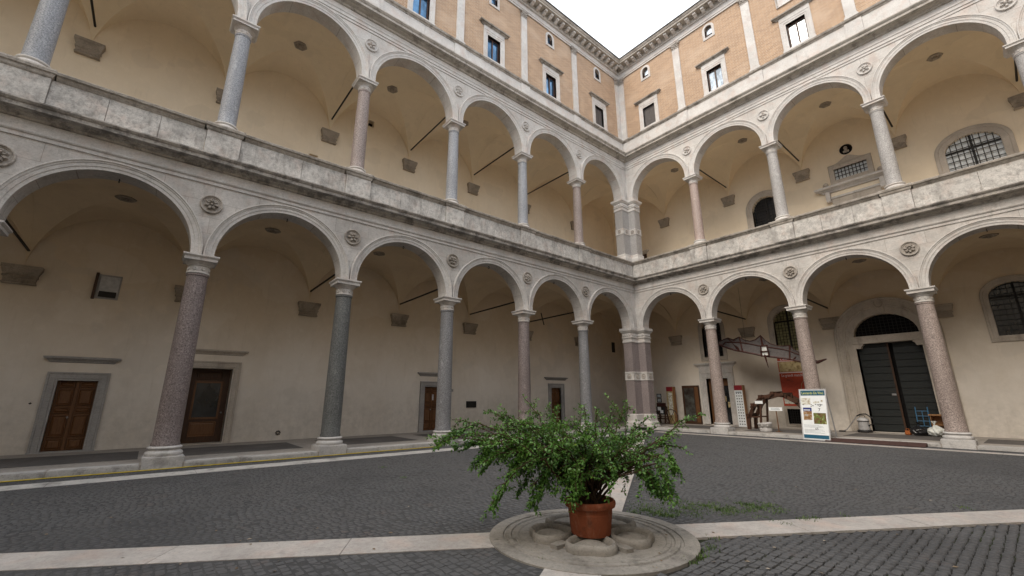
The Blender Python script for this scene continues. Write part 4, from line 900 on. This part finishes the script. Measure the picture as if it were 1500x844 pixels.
# photographed branch tips: (pixel, depth behind the pot, height of the bow above the chord)
TP = [(640, 648, .1, .32), (662, 615, .3, .22), (715, 602, .45, .15), (698, 682, -.1, .38), (718, 742, -.25, .62), (760, 700, .1, .45), (776, 736, -.15, .55), (765, 578, .5, .10), (735, 606, .3, .16), (742, 628, .0, .2),
      (812, 596, .45, .08), (800, 622, -.2, .15), (856, 594, .5, .05), (838, 640, -.45, .2), (876, 598, .1, .04), (900, 606, -.2, .06), (923, 596, .3, .06), (948, 612, .5, .10), (962, 626, -.1, .16), (1030, 606, .55, .10),
      (1005, 656, .25, .25), (988, 684, .0, .34), (982, 725, -.1, .46), (972, 730, -.3, .5), (960, 690, .3, .34), (930, 668, -.5, .24), (880, 660, -.55, .2), (850, 690, -.5, .32), (905, 700, -.3, .34), (815, 700, .2, .34),
      (690, 640, -.35, .3), (735, 668, .35, .33), (845, 720, -.45, .3), (812, 716, -.2, .45), (795, 648, .6, .2), (980, 650, .65, .2), (925, 640, .8, .16), (860, 620, .8, .1), (800, 608, .9, .12), (745, 690, .5, .42)]
stems = MB(); LV = []; LF = []
def bez(a, b, c, t): return a*(1-t)**2+b*2*t*(1-t)+c*t*t
def leaf(p, dirv, size):
    """a folded pointed leaf: four triangles"""
    d = dirv.normalized(); sd2 = d.cross(Vector((random.gauss(0, .5), random.gauss(0, .5), 1))); sd2 = sd2.normalized() if sd2.length > 1e-3 else Vector((1, 0, 0)); up = sd2.cross(d)
    o = len(LV); w_ = size*.30; m = p+d*size*.5
    LV.extend([p, m+sd2*w_+up*size*.08, p+d*size+up*-.06*size, m-sd2*w_+up*size*.08, m]); LF.extend([(o, o+4, o+1), (o+1, o+4, o+2), (o, o+3, o+4), (o+3, o+2, o+4)])
def leafy(pts, step, size, dens=2):
    for a, b in zip(pts, pts[1:]):
        L_ = (b-a).length; n = max(1, int(L_/step)); tdir = (b-a).normalized()
        for i in range(n):
            p = a+(b-a)*((i+random.random())/n)
            for q in range(dens):
                ang = random.random()*2*math.pi; s1_ = tdir.cross(Vector((0, 0, 1))); s1_ = s1_.normalized() if s1_.length > .01 else Vector((1, 0, 0)); s2_ = s1_.cross(tdir)
                dv = tdir*random.uniform(.2, .9)+s1_*math.cos(ang)+s2_*math.sin(ang)*.8+Vector((0, 0, -.15)); leaf(p+dv.normalized()*.006, dv, size*random.uniform(.65, 1.2))
allb = []
for (px, py, dep, bow) in TP: allb.append((tip(px, py, dep), bow, 1.0))
for i in range(15):                            # fill the round middle of the bush
    px, py = random.gauss(890, 62), random.gauss(645, 26); allb.append((tip(px, py, random.gauss(0, .4)), random.uniform(.05, .25), .8))
for i in range(20): allb.append((tip(random.triangular(655, 850, 720), random.gauss(652, 28), random.gauss(.1, .35)), random.uniform(.15, .42), .8))
for (tp, bow, k) in allb:
    st0 = B0+Vector((random.gauss(0, .05), random.gauss(0, .05), -.03)); midp = (st0+tp)/2+Vector((random.gauss(0, .05), random.gauss(0, .05), bow*1.5+.12)); 
    pts = [bez(st0, midp, tp, t/14) for t in range(15)]
    for j in range(2, 14): pts[j] = pts[j]+Vector((random.gauss(0, .012), random.gauss(0, .012), random.gauss(0, .012)))
    stems.tube(pts, [.014*k*(1-.82*j/14)+.0015 for j in range(15)], 5)
    leafy(pts[5:], .021, .046, 2)
    for j in range(4, 14):                      # side twigs, drooping near the tips
        for q in range(random.choice((0, 1, 1, 2))):
            tl = random.uniform(.10, .36)*(1 if j < 12 else .6); td = (pts[j+1]-pts[j]).normalized(); sv = Vector((random.gauss(0, 1), random.gauss(0, 1), random.gauss(0, .6))); sv = (sv-td*sv.dot(td)).normalized()
            dv = (td*.9+sv*.75).normalized(); e1 = pts[j]+dv*tl*.5; e2 = e1+(dv+Vector((0, 0, -.35))).normalized()*tl*.5
            stems.tube([pts[j], e1, e2], [.005, .0035, .0012], 4, False); leafy([pts[j]+dv*.02, e1, e2], .021, .044, 2)
for _ in range(15):                            # sprays hanging over the pot and at the lower edge
    a_ = tip(random.uniform(825, 980), random.uniform(660, 690), random.gauss(-.3, .25)); b_ = a_+Vector((random.gauss(0, .08), random.gauss(0, .08), -random.uniform(.2, .42))); m_ = (a_+b_)/2+(a_-B0).normalized()*.05
    stems.tube([(B0+a_)/2+Vector((0, 0, .1)), a_, m_, b_], [.006, .004, .003, .001], 4, False); leafy([a_, m_, b_], .016, .046, 2)
SPRAY = [((775, 650), (718, 744), -.1), ((760, 640), (700, 690), 0), ((800, 660), (760, 716), .1), ((815, 665), (776, 738), -.15), ((808, 668), (790, 728), .0), ((735, 640), (696, 684), .1), ((700, 622), (642, 650), .1), ((720, 640), (672, 655), .2), ((850, 688), (840, 738), -.35), ((842, 680), (815, 726), -.2), ((960, 665), (985, 728), -.1), ((945, 680), (972, 732), -.2), ((975, 650), (992, 690), .1), ((930, 690), (958, 725), -.2)]
for (p_a, p_b, dp) in SPRAY:                   # long drooping sprays
    for rep_ in range(2):
        a_ = tip(p_a[0]+random.gauss(0, 5), p_a[1]+random.gauss(0, 5), dp); b_ = tip(p_b[0]+random.gauss(0, 5), p_b[1]+random.gauss(0, 4), dp); m_ = (a_+b_)/2+Vector((0, 0, .035))
        h_ = B0+(a_-B0)*.5+Vector((0, 0, .22)); pts = [bez(B0, h_, a_, .35), bez(B0, h_, a_, .7), a_, m_, b_]
        stems.tube(pts, [.008, .006, .005, .0035, .001], 4, False); leafy([a_, (a_+m_)/2, m_, (m_+b_)/2, b_], .0115, .050, 2)
        for q in range(6):
            o_ = a_+(b_-a_)*random.random()+Vector((0, 0, .03)); e_ = o_+(b_-a_).normalized()*.09+Vector((random.gauss(0, .06), random.gauss(0, .06), random.gauss(-.01, .05))); leafy([o_, e_], .013, .046, 2)
stems.v = [(v[0]-B0.x, v[1]-B0.y, v[2]-B0.z) for v in stems.v]
stems.build('trunk', 'bark', shrub, 60, False)
LVn = np.array([(v-B0)[:] for v in LV]); cr_ = link('crown', np_mesh('crown', LVn, np.array(LF)), 'leaf', shrub); tag(cr_, kind='stuff')

# grass in the joints beside the disc and the pale strip
GV = []; GF = []
def blade(x, y, h):
    a = random.random()*6.28; lean = random.uniform(.2, .9)*h; o = len(GV); wx, wy = math.cos(a+1.57)*.005, math.sin(a+1.57)*.005
    p = Vector((x, y, -.01)); m_ = p+Vector((math.cos(a)*lean*.4, math.sin(a)*lean*.4, h*.6)); e = p+Vector((math.cos(a)*lean, math.sin(a)*lean, h))
    GV.extend([p+Vector((wx, wy, 0)), p-Vector((wx, wy, 0)), m_-Vector((wx, wy, 0))*.8, m_+Vector((wx, wy, 0))*.8, e]); GF.extend([(o, o+1, o+2), (o, o+2, o+3), (o+3, o+2, o+4)])
def tuft(px, py, r, n, h):
    c = at_z(px, py, 0)
    for _ in range(n): blade(c.x+random.gauss(0, r), c.y+random.gauss(0, r), random.uniform(.3, 1)*h)
for px, py, n in [(930, 752, 60), (945, 748, 80), (960, 752, 70), (975, 755, 90), (985, 757, 120), (990, 750, 60), (1005, 745, 60), (1015, 740, 50), (1035, 742, 70), (1050, 746, 90), (1065, 748, 80), (1100, 740, 60), (1085, 738, 50), (1110, 744, 70), (1125, 742, 60), (1000, 735, 40), (1046, 790, 22), (1036, 808, 30), (1026, 816, 30), (1012, 824, 30), (1042, 802, 26), (1180, 762, 60), (1195, 760, 50), (790, 820, 15), (1150, 768, 25), (1410, 744, 30), (1240, 757, 25), (560, 685, 30), (590, 700, 30)]:
    tuft(px, py, .05, int(n*1.2), .05)
for _ in range(160):
    px, py = random.uniform(925, 1150), random.gauss(746, 6); tuft(px, py, .05, 12, .045)
gr = link('joint_grass', np_mesh('joint_grass', np.array([v[:] for v in GV]), np.array(GF)), 'grass'); tag(gr, 'green grass tufts sprouting between cobbles beside the carved disc', 'grass', kind='stuff')

LV2 = []; LF2 = []
for _ in range(150):
    if _ < 70: a = random.random()*6.28; r_ = random.uniform(.3, 1.2); x, y, z = CX+r_*math.cos(a), CY+r_*math.sin(a), .02
    else:
        c_ = at_z(random.uniform(0, 1500), random.uniform(690, 840), .006); x, y, z = c_.x, c_.y, .006
        if not (1 < x < 19 and y < -1.2): continue
    a = random.random()*6.28; l_ = random.uniform(.012, .035); o = len(LV2); d1 = Vector((math.cos(a), math.sin(a), 0)); d2 = Vector((-d1.y, d1.x, 0)); p = Vector((x, y, z+.004))
    LV2.extend([p-d1*l_, p+d2*l_*.45+Vector((0, 0, .006)), p+d1*l_, p-d2*l_*.45]); LF2.append((o, o+1, o+2, o+3))
lt = link('fallen_leaves', np_mesh('fallen_leaves', np.array([v[:] for v in LV2]), np.array(LF2)), 'litter'); tag(lt, 'dry fallen leaves and chips scattered over the paving and the disc', 'leaves', kind='stuff')

# ------------------------------------------------------------------ things standing in and before the right arcade
FZ = .122
# poster stand
A = Vector((7.66, -.62, 0)); Bq = Vector((8.56, -.80, 0)); A = at_z(1176, 641.5, .01); 
_a = at_y(1176, 641, -.66); _b = at_y(1217, 644, -.80); _a.z = _b.z = 0.012
ux = (_b-_a).normalized(); wd = (_b-_a).length; lean = (Vector((ux.y*-1, ux.x, 0))*.16+Vector((0, 0, 1))).normalized(); nrm = ux.cross(lean); HB = 1.98
ps = thing('poster_stand', 'white and teal exhibition poster in a grey folding stand before a column', 'poster stand', _a)
def pb(u0, u1, v0, v1, n0, n1, name, m, parent=ps):
    mb = MB(); P = lambda u, n, v: ux*u+lean*v+nrm*n; return mb.box((u0, n0, v0), (u1, n1, v1), P).build(name, m, parent)
bd = pb(0, wd, 0, HB, -.02, .0, 'board', 'white')
for a_ in ((0, .035, 0, HB), (wd-.035, wd, 0, HB), (.035, wd-.035, 0, .035), (.035, wd-.035, HB-.035, HB)): pb(*a_, 0, .012, 'edge_rail', 'light_grey', bd)
pb(.05, wd-.05, HB-.26, HB-.06, 0, .004, 'title_band', 'print_blue', bd); pb(.05, wd-.05, .06, .20, 0, .004, 'foot_band', 'print_blue', bd)
pb(.06, .40*wd, 1.36, 1.62, 0, .004, 'sketch_picture', 'sketch', bd); pb(.10, .42*wd, 1.10, 1.24, 0, .004, 'navy_picture', 'print_navy', bd); pb(.10, .42*wd, .76, 1.10, 0, .0042, 'brown_picture', 'photo_brown', bd); pb(.47*wd, wd-.08, .62, 1.04, 0, .004, 'green_picture', 'photo_green', bd)
pb(.12, .36*wd, 1.13, 1.165, .004, .006, 'white_wedge', 'white', bd)
for i in range(14):
    u_, v_2 = random.uniform(.07, wd-.16), 1.28+random.random()*.08; pb(u_, u_+random.uniform(.02, .06), v_2, v_2+.025, 0, .004, 'small_drawing', 'print_ink', bd)
for i in range(7):
    u_, v_2 = random.uniform(.45*wd, wd-.2), random.uniform(1.38, 1.6); pb(u_, u_+.07, v_2, v_2+.05, 0, .004, 'small_drawing', 'sketch', bd)
for v_2 in (.27, .31, .35, .39, .48, .52, .56): pb(.09, random.uniform(.55, .9)*wd, v_2, v_2+.012, 0, .003, 'printed_line', 'print_grey', bd)
tx = lambda t_, u, v, s_, m, wdt=None: text_mesh('lettering', t_, s_, m, bd, ux*u+lean*v+nrm*.006, ux, lean, width=wdt)
tx('Leonardo Da Vinci', wd/2, HB-.165, .15, 'print_yellow', wd*.80); tx('7', .70*wd, 1.155, .17, 'print_ink'); tx('65', .55*wd, .43, .12, 'print_ink')
bk = MB()
for u_ in (.03, wd-.03): bk.bar(ux*u_+lean*HB*.96+nrm*-.03, ux*u_+Vector((-ux.y, ux.x, 0))*.62, .035)
bk.bar(ux*.03+Vector((-ux.y, ux.x, 0))*.55+Vector((0, 0, .2)), ux*(wd-.03)+Vector((-ux.y, ux.x, 0))*.55+Vector((0, 0, .2)), .03); bk.build('rear_leg', 'grey_metal', ps)
# flying machine: bat-like wing hung in the portico
fm = thing('flying_machine', 'red-brown bat-winged flying machine model hanging between two columns of the arcade', 'flying machine', at_y(1122, 515, 2.0))
fo = fm.location.copy()
def zp(x, y, dep): return at_y(1040+x/7.03, 480+y/7.03, dep)-fo
Tt = [(90, 150), (140, 125), (185, 108), (240, 126), (300, 98), (350, 128), (410, 142), (470, 125), (520, 82), (565, 130), (620, 168), (690, 188), (760, 192), (820, 184), (860, 225), (925, 262), (1010, 320), (1110, 345), (1200, 324)]
Bt = [(90, 172), (140, 195), (200, 216), (250, 230), (300, 241), (350, 250), (410, 262), (470, 274), (530, 287), (580, 295), (640, 302), (690, 308), (760, 317), (830, 326), (870, 335), (935, 352), (1010, 360), (1110, 358), (1200, 326)]
Mt = [(95, 165), (135, 180), (160, 152), (220, 152), (300, 154), (360, 160), (430, 172), (480, 182), (530, 192), (580, 200), (640, 206), (700, 215), (760, 226), (820, 240), (870, 262), (925, 282), (1010, 335), (1110, 352), (1200, 325)]
yt, ym, yb = 2.55, 2.2, 1.85
rowT, rowM, rowB = [zp(x, y, yt) for x, y in Tt], [zp(x, y, ym) for x, y in Mt], [zp(x, y, yb) for x, y in Bt]
mb = MB().sweep([rowT, rowM, rowB]); off = [tuple(Vector(v)+Vector((0, .012, .004))) for v in mb.v]; k_ = len(mb.v); fs = list(mb.f); mb.add(off, fs); mb.build('wing_cloth', 'fabric', fm)
mb = MB(); mb.tube(rowT, .034, 6); mb.build('scalloped_edge', 'wood_red', fm); MB().tube([Vector(q)+Vector((0, -.03, 0)) for q in rowM], .036, 6).build('upper_spar', 'wood_red', fm); MB().tube(rowB, [.05]*16+[.07, .07, .02], 6).build('main_spar', 'wood_red', fm)
for (a_, b_) in (((185, 108), (300, 241)), ((300, 98), (335, 248)), ((820, 184), (822, 326)), ((925, 262), (862, 330)), ((240, 126), (300, 241))):
    MB().bar(zp(*a_, yt-.06), zp(*b_, yb-.04), .06).build('rib', 'wood_red', fm)
MB().tube([zp(520, 80, yt-.02), zp(545, 200, 2.05), zp(570, 300, 1.8), zp(602, 412, 1.8)], [.03, .055, .05, .01], 6).build('mast', 'wood_red', fm)
c0 = zp(562, 245, 1.78); mb = MB()
for dx_ in (-.17, .17): mb.bar(c0+Vector((dx_, 0, -.22)), c0+Vector((dx_*.8, 0, .28)), .05)
for dz_ in (-.22, 0, .28): mb.bar(c0+Vector((-.19, 0, dz_)), c0+Vector((.19, 0, dz_)), .05)
mb.build('pilot_frame', 'wood_red', fm); MB().box(c0-Vector((.13, -.03, .2)), c0+Vector((.13, .05, .25))).build('pilot_cloth', 'bag_white', fm)
for u_ in (5.0, 7.2): MB().tube([Vector((u_, 2.3, 4.35))-fo, Vector((u_, 2.3, 7.35))-fo], .006, 4).build('hanging_wire', 'iron', fm)
# arched bridge model of crossed beams
br_ = thing('bridge_model', 'dark timber model of an arched bridge made of interlocking beams', 'bridge model', (6.0, 2.55, FZ)); bo_ = Vector((6.0, 2.55, 0))
arc = [(4.70, .122), (4.74, .72), (5.02, 1.22), (5.42, 1.62), (6.0, 1.78), (6.42, 1.72), (6.95, 1.40), (7.38, .92), (7.55, .122)]
for yy in (2.15, 2.95):
    for i in range(len(arc)-1):
        (x0, z0), (x1, z1) = arc[i], arc[i+1]; ex = .14 if 0 < i < len(arc)-2 else 0; d = Vector((x1-x0, 0, z1-z0)).normalized(); yo = .05 if i % 2 else -.05
        MB().bar(Vector((x0, yy+yo, z0-FZ))-Vector((bo_.x, bo_.y, 0))-d*ex*(i > 0), Vector((x1, yy+yo, z1-FZ))-Vector((bo_.x, bo_.y, 0))+d*ex, .13, .16).build('beam', 'wood_model', br_)
    for i in (1, 7): pass
    MB().bar(Vector((4.72, yy, .58))-bo_, Vector((5.25, yy, .60))-bo_, .07).build('leg_brace', 'wood_model', br_); MB().bar(Vector((5.22, yy, .0))-bo_, Vector((5.38, yy, 1.5))-bo_, .08).build('leg', 'wood_model', br_)
for (x, z) in arc[1:-1]: MB().bar(Vector((x, 1.95, z-FZ+.07))-bo_, Vector((x, 3.15, z-FZ+.09))-bo_, .14).build('cross_log', 'wood_model', br_)
MB().box((-.86, -.52, 1.22), (-.50, -.50, 1.36)).build('info_card', 'white', br_)
# label stand, carved stone fragment
p0 = at_y(1141, 629, 1.3); p0.z = FZ; ls = thing('label_stand', 'small white sign on a thin brown post beside the bridge model', 'sign', p0)
MB().bar((0, 0, 0), (0, 0, .92), .035).build('post', 'wood', ls); MB().box((-.10, -.10, 0), (.10, .10, .02)).build('foot', 'wood', ls)
MB().box((-.29, -.03, .92), (.27, .0, 1.08)).build('sign_plate', 'white', ls); MB().box((-.2, -.034, .97), (.18, -.03, .99)).build('printed_line', 'print_grey', ls); MB().box((-.2, -.034, 1.02), (.14, -.03, 1.04)).build('printed_line', 'print_grey', ls)
p0 = at_y(1122, 629, .95); p0.z = FZ; sf = thing('stone_fragment', 'broken pale carved capital standing on the portico floor under the bridge model', 'stone fragment', p0)
cap = MB().lathe([(.20, 0), (.24, .02), (.25, .12), (.20, .16), (.21, .22), (.27, .27), (.29, .36), (.25, .40), (.001, .40)], 22); cap.v = [(x*(1+.10*math.sin(5*math.atan2(y, x)+z*9)), y*(1+.08*math.sin(4*math.atan2(y, x))), z+.02*math.sin(6*x+3*y)*(z > .3)) for x, y, z in cap.v]; cap.build('fragment_block', 'base', sf, 40)
for i in range(7):
    a = i*.9; MB().lathe([(.01, -.07), (.05, -.02), (.055, .03), (.02, .08)], 8, (.235*math.cos(a), .235*math.sin(a), .27)).build('carved_leaf', 'base', sf, 60)
# wall banner
bn = thing('exhibition_banner', 'tall red banner with a sepia drawing hanging flat on the portico wall', 'banner', (5.64, 4.37, 1.22)); 
yb_ = -.0; MB().box((0, -.012, 0), (1.24, 0, 2.5)).build('sheet', 'print_red', bn); MB().box((.04, -.016, 1.72), (1.20, -.012, 2.24)).build('drawing', 'photo_sepia', bn); MB().box((0, -.017, 1.66), (1.24, -.012, 1.70)).build('white_rule', 'white', bn); MB().box((0, -.017, 2.26), (1.24, -.012, 2.285)).build('white_rule', 'white', bn)
MB().box((.05, -.016, .10), (1.19, -.012, .36)).build('pale_strip', 'sketch', bn); MB().tube([(-.05, -.01, 2.51), (1.29, -.01, 2.51)], .018).build('rod', 'wood_dark', bn)
text_mesh('lettering', 'Leonardo', .21, 'white', bn, (.62, -.018, 2.385), (1, 0, 0), (0, 0, 1), width=.95); text_mesh('lettering', 'Le grandi macchine', .19, 'white', bn, (.66, -.018, 1.53), (1, 0, 0), (0, 0, 1), width=1.12)
MB().tube([(.85, -.018, .6), (.95, -.018, 1.1), (1.1, -.018, 1.3)], .012, 5).build('line_drawing', 'photo_sepia', bn); MB().tube([(.3, -.018, 1.3), (.6, -.018, 1.22), (.5, -.018, 1.36), (.3, -.018, 1.3)], .008, 5).build('line_drawing', 'photo_dark', bn)
# totems and panel by the shop door
def totem(x0, x1, y, h, face, label, dots):
    t = thing('info_totem', label, 'sign', (x0, y, FZ)); wd_ = x1-x0; d2 = .30
    MB().box((0, 0, 0), (wd_, .03, h)).build('face_board', 'white' if dots else face, t); MB().box((wd_, 0.0, 0), (wd_+.03, d2, h)).build('side_board', 'wood_box', t); MB().box((0, .03, 0), (wd_, d2-.002, h-.01)).build('core', 'wood_box', t)
    MB().box((0, -.006, h-.27), (wd_, 0, h)).build('red_header', 'print_crimson', t)
    if dots:
        for r in range(12):
            for c_ in range(3): MB().box((.07+c_*.12, -.005, .10+r*.148), (.07+c_*.12+.05, 0, .10+r*.148+.055)).build('small_picture', 'print_ink', t)
        MB().box((.06, -.005, h-.42), (wd_-.06, 0, h-.34)).build('printed_line', 'print_grey', t)
    else: MB().box((.10, -.005, .5), (wd_-.06, 0, h-.35)).build('drawing', 'sketch', t)
    return t
totem(3.48, 3.90, 3.75, 2.18, 'white', 'tall white totem with a red header and rows of small pictures beside the shop door', True)
totem(-.66, -.24, 3.75, 2.18, 'photo_sepia', 'tall totem with red header and pale drawing next to the black wheeled machine', False)
pn = thing('framed_panel', 'dark framed painted panel leaning against the wall left of the shop door', 'picture', (.12, 4.25, FZ))
MB().box((0, 0, 0), (1.06, .08, 2.24)).build('frame', 'wood_dark', pn); MB().box((.12, -.01, .16), (.74, 0, 2.08)).build('painting', 'photo_dark', pn); MB().box((.80, -.012, .1), (1.02, 0, 2.14)).build('side_strip', 'wood', pn)
# black machine with wheels
mk = thing('machine_model', 'black and red wheeled machine model with placards standing beside the corner pier', 'machine model', (-.62, 3.0, FZ))
mb = MB()
for x in (-.28, .28): mb.bar((x, -.2, .05), (x*.9, 0, 1.05), .06).bar((x, .25, .05), (x*.9, 0, 1.05), .06)
for z in (.3, .62, 1.0): mb.bar((-.32, 0, z), (.32, 0, z), .06)
mb.build('trestle', 'wood_model', mk); MB().box((-.26, -.16, .55), (.28, .16, 1.0)).build('gear_box', 'black', mk); MB().box((-.26, -.1, 1.0), (.24, .1, 1.22)).build('upper_box', 'wood_red', mk)
def wheel(c, r, axis, parent, m, sp=8):
    a1, a2 = (Vector((1, 0, 0)), Vector((0, 0, 1))) if axis == 'y' else (Vector((0, 1, 0)), Vector((0, 0, 1)))
    c = Vector(c); wr = MB().tube([c+a1*r*math.cos(2*math.pi*i/24)+a2*r*math.sin(2*math.pi*i/24) for i in range(25)], .03, 6, False).build('wheel', m, parent, 60)
    mb = MB()
    for i in range(sp): mb.bar(c, c+a1*r*math.cos(2*math.pi*i/sp)+a2*r*math.sin(2*math.pi*i/sp), .025)
    mb.build('spokes', m, wr)
wheel((-.22, -.3, .42), .32, 'y', mk, 'wood_model'); wheel((.62, -.05, .42), .42, 'y', mk, 'wood_model', 6)
MB().bar((-.22, -.3, .42), (.62, -.05, .42), .05).build('axle', 'wood_model', mk)
for z0_, z1_ in ((1.24, 1.5), (1.52, 1.76)):
    f_ = MB().box((-.2, -.12, z0_), (.12, -.10, z1_)).build('placard_frame', 'black', mk); MB().box((-.15, -.124, z0_+.05), (.07, -.12, z1_-.05)).build('placard', 'print_grey', f_)
MB().box((-.16, -.18, .78), (.06, -.17, .98)).build('paper', 'white', mk); MB().box((-.0, -.19, .62), (.2, -.18, .8)).build('paper', 'white', mk)
# vacuum cleaner
vc = thing('vacuum_cleaner', 'grey drum vacuum cleaner with a black hose on the step by the great door', 'vacuum cleaner', (8.93, 3.75, FZ))
MB().lathe([(.20, .07), (.215, .10), (.20, .46), (.205, .48)], 24).build('drum', 'light_grey', vc, 40); MB().lathe([(.21, .48), (.22, .50), (.20, .58), (.12, .64), (.001, .65)], 24).build('motor_head', 'light_grey', vc, 40)
MB().lathe([(.26, .03), (.28, .06), (.25, .11), (.2, .12)], 24).build('base_ring', 'black', vc, 40); MB().lathe([(.222, .475), (.228, .485), (.222, .505)], 24, (0, 0, 0), False).build('clamp_band', 'black', vc)
for a in (.5, 2.1, 3.7, 5.3): MB().lathe([(.001, 0), (.04, .01), (.04, .04), (.001, .05)], 10, (.24*math.cos(a), .24*math.sin(a), 0)).build('caster', 'black', vc)
MB().tube([(.19, -.1, .3), (.38, -.16, .38), (.40, -.2, .62), (.18, -.2, .80), (-.02, -.18, .78), (-.16, -.16, .70)], .028, 8).build('hose', 'black', vc, 60)
MB().tube([(-.16, -.16, .70), (-.62, -.12, .10), (-.74, -.1, .05)], .02, 8).build('wand', 'grey_metal', vc, 60); MB().box((-.92, -.2, .0), (-.70, 0, .05)).build('floor_nozzle', 'black', vc); MB().tube([(-.1, 0, .62), (-.08, 0, .72), (.08, 0, .72), (.1, 0, .62)], .016, 6).build('handle', 'black', vc)
# hand truck, box, bags
hc = thing('hand_truck', 'small blue metal hand truck leaning on the dark door', 'hand truck', (10.92, 3.85, FZ))
mb = MB()
for x in (-.19, .19): mb.tube([(x, -.05, .12), (x, .2, 1.12)], .018, 6)
mb.build('side_rails', 'cart_blue', hc)
for i, z in enumerate((.35, .55, .75, .95)): MB().tube([(-.19, .005+.25*(z-.12), z), (.19, .005+.25*(z-.12), z)], .015, 6).build('crossbar', 'cart_blue', hc)
MB().tube([(0, .05, .35), (0, .2, .95)], .014, 6).build('centre_rail', 'cart_blue', hc)
for x in (-.19, .19): MB().tube([(x, .2, 1.1), (x, .23, 1.25)], .02, 6).build('handle', 'black', hc)
MB().box((-.22, -.25, .0), (.22, -.04, .02)).build('toe_plate', 'cart_blue', hc)
for x in (-.24, .24): MB().tube([(x-.025, .05, .1), (x+.025, .05, .1)], .1, 16).build('wheel', 'black', hc)
wb = thing('wooden_box', 'pale open wooden box behind the white bag', 'box', (11.42, 4.0, FZ))
for nm_, a_, b_ in (('side_panel', (-.26, -.2, 0), (-.24, .2, .78)), ('side_panel', (.24, -.2, 0), (.26, .2, .78)), ('back_panel', (-.24, .18, 0), (.24, .2, .78)), ('bottom_panel', (-.24, -.2, 0), (.24, .18, .02)), ('top_panel', (-.30, -.24, .78), (.30, .22, .83)), ('shelf', (-.24, -.18, .4), (.24, .18, .42))): MB().box(a_, b_).build(nm_, 'wood_box', wb)
def bag(loc, r, h, m, label, seed):
    t = thing('rubbish_bag', label, 'bag', loc); random.seed(seed); bm = bmesh.new(); bmesh.ops.create_icosphere(bm, subdivisions=4, radius=1)
    ph = [random.uniform(0, 6) for _ in range(8)]
    for v in bm.verts:
        x, y, z = v.co; wob = 1+.10*math.sin(5*x+ph[0])*math.sin(4*y+ph[1])+.07*math.sin(11*x+7*z+ph[2])+.05*math.sin(13*y-9*z+ph[3])+.035*math.sin(23*x+17*y+ph[4])
        zz = (z+1)/2; pinch = 1 if zz < .62 else max(.18, 1-(zz-.62)*2.4); fl = 1 if z > -.6 else .95
        v.co = Vector((x*r*wob*pinch*fl, y*r*wob*pinch*fl, max(0, zz*h*(1+.06*math.sin(7*x+ph[5])) - .04)))
    me = bpy.data.meshes.new('sack'); bm.to_mesh(me); bm.free(); me.polygons.foreach_set('use_smooth', [True]*len(me.polygons)); link('sack', me, m, t)
    mb = MB(); 
    for i in range(6):
        a = i*1.05; mb.add([(0, 0, h*.9), (.10*math.cos(a), .10*math.sin(a), h*1.18), (.10*math.cos(a+.8), .10*math.sin(a+.8), h*1.15)], [(0, 1, 2)])
    mb.build('knot', m, t, None, False); return t
bag((10.80, 3.35, FZ), .29, .46, 'bag_black', 'shiny black rubbish bag tied at the top beside the hand truck', 3); bag((11.30, 3.30, FZ), .27, .50, 'bag_white', 'white plastic rubbish bag in front of the wooden box', 9)
ob_ = thing('orange_bag', 'crumpled orange plastic bag beside the black rubbish bag', 'bag', (10.42, 3.45, FZ)); b_ = MB().lathe([(.09, 0), (.12, .03), (.10, .10), (.07, .15), (.08, .18)], 12); b_.v = [(x*(1+.2*math.sin(3*math.atan2(y, x)+z*20)), y*(1+.2*math.cos(4*math.atan2(y, x))), z) for x, y, z in b_.v]; b_.build('sack', 'orange', ob_)
MB().tube([(-.05, 0, .16), (-.03, 0, .25), (.05, 0, .24), (.05, 0, .16)], .012, 5).build('handle', 'orange', ob_)
# ramp
rp = thing('kerb_ramp', 'long dark red-brown ramp laid against the kerb before the great door', 'ramp', (8.62, -.45, 0)); LR = 2.85
for i in range(6):
    a, b = LR*i/6, LR*(i+1)/6; mb = MB(); pts = [(a+.004, 0, 0), (b-.004, 0, 0), (b-.004, -.46, 0.005), (a+.004, -.46, .005), (a+.004, 0, .118), (b-.004, 0, .118), (b-.004, -.46, .025), (a+.004, -.46, .025)]
    mb.add(pts, [(3, 2, 1, 0), (4, 5, 6, 7), (0, 1, 5, 4), (1, 2, 6, 5), (2, 3, 7, 6), (3, 0, 4, 7)]); mb.build('ramp_plate', 'rust', rp)
# yellow cable along the left kerb
pts = [(.60+.02*math.sin(i*.9), -29+i*.5, .016) for i in range(33)]
yc_ = thing('yellow_cable', 'thin yellow cable lying on the cobbles along the kerb of the long arcade', 'cable', (.6, -21, 0)); MB().tube([(x-.6, y+21, z) for x, y, z in pts], .013, 6).build('cable_run', 'yellow', yc_)
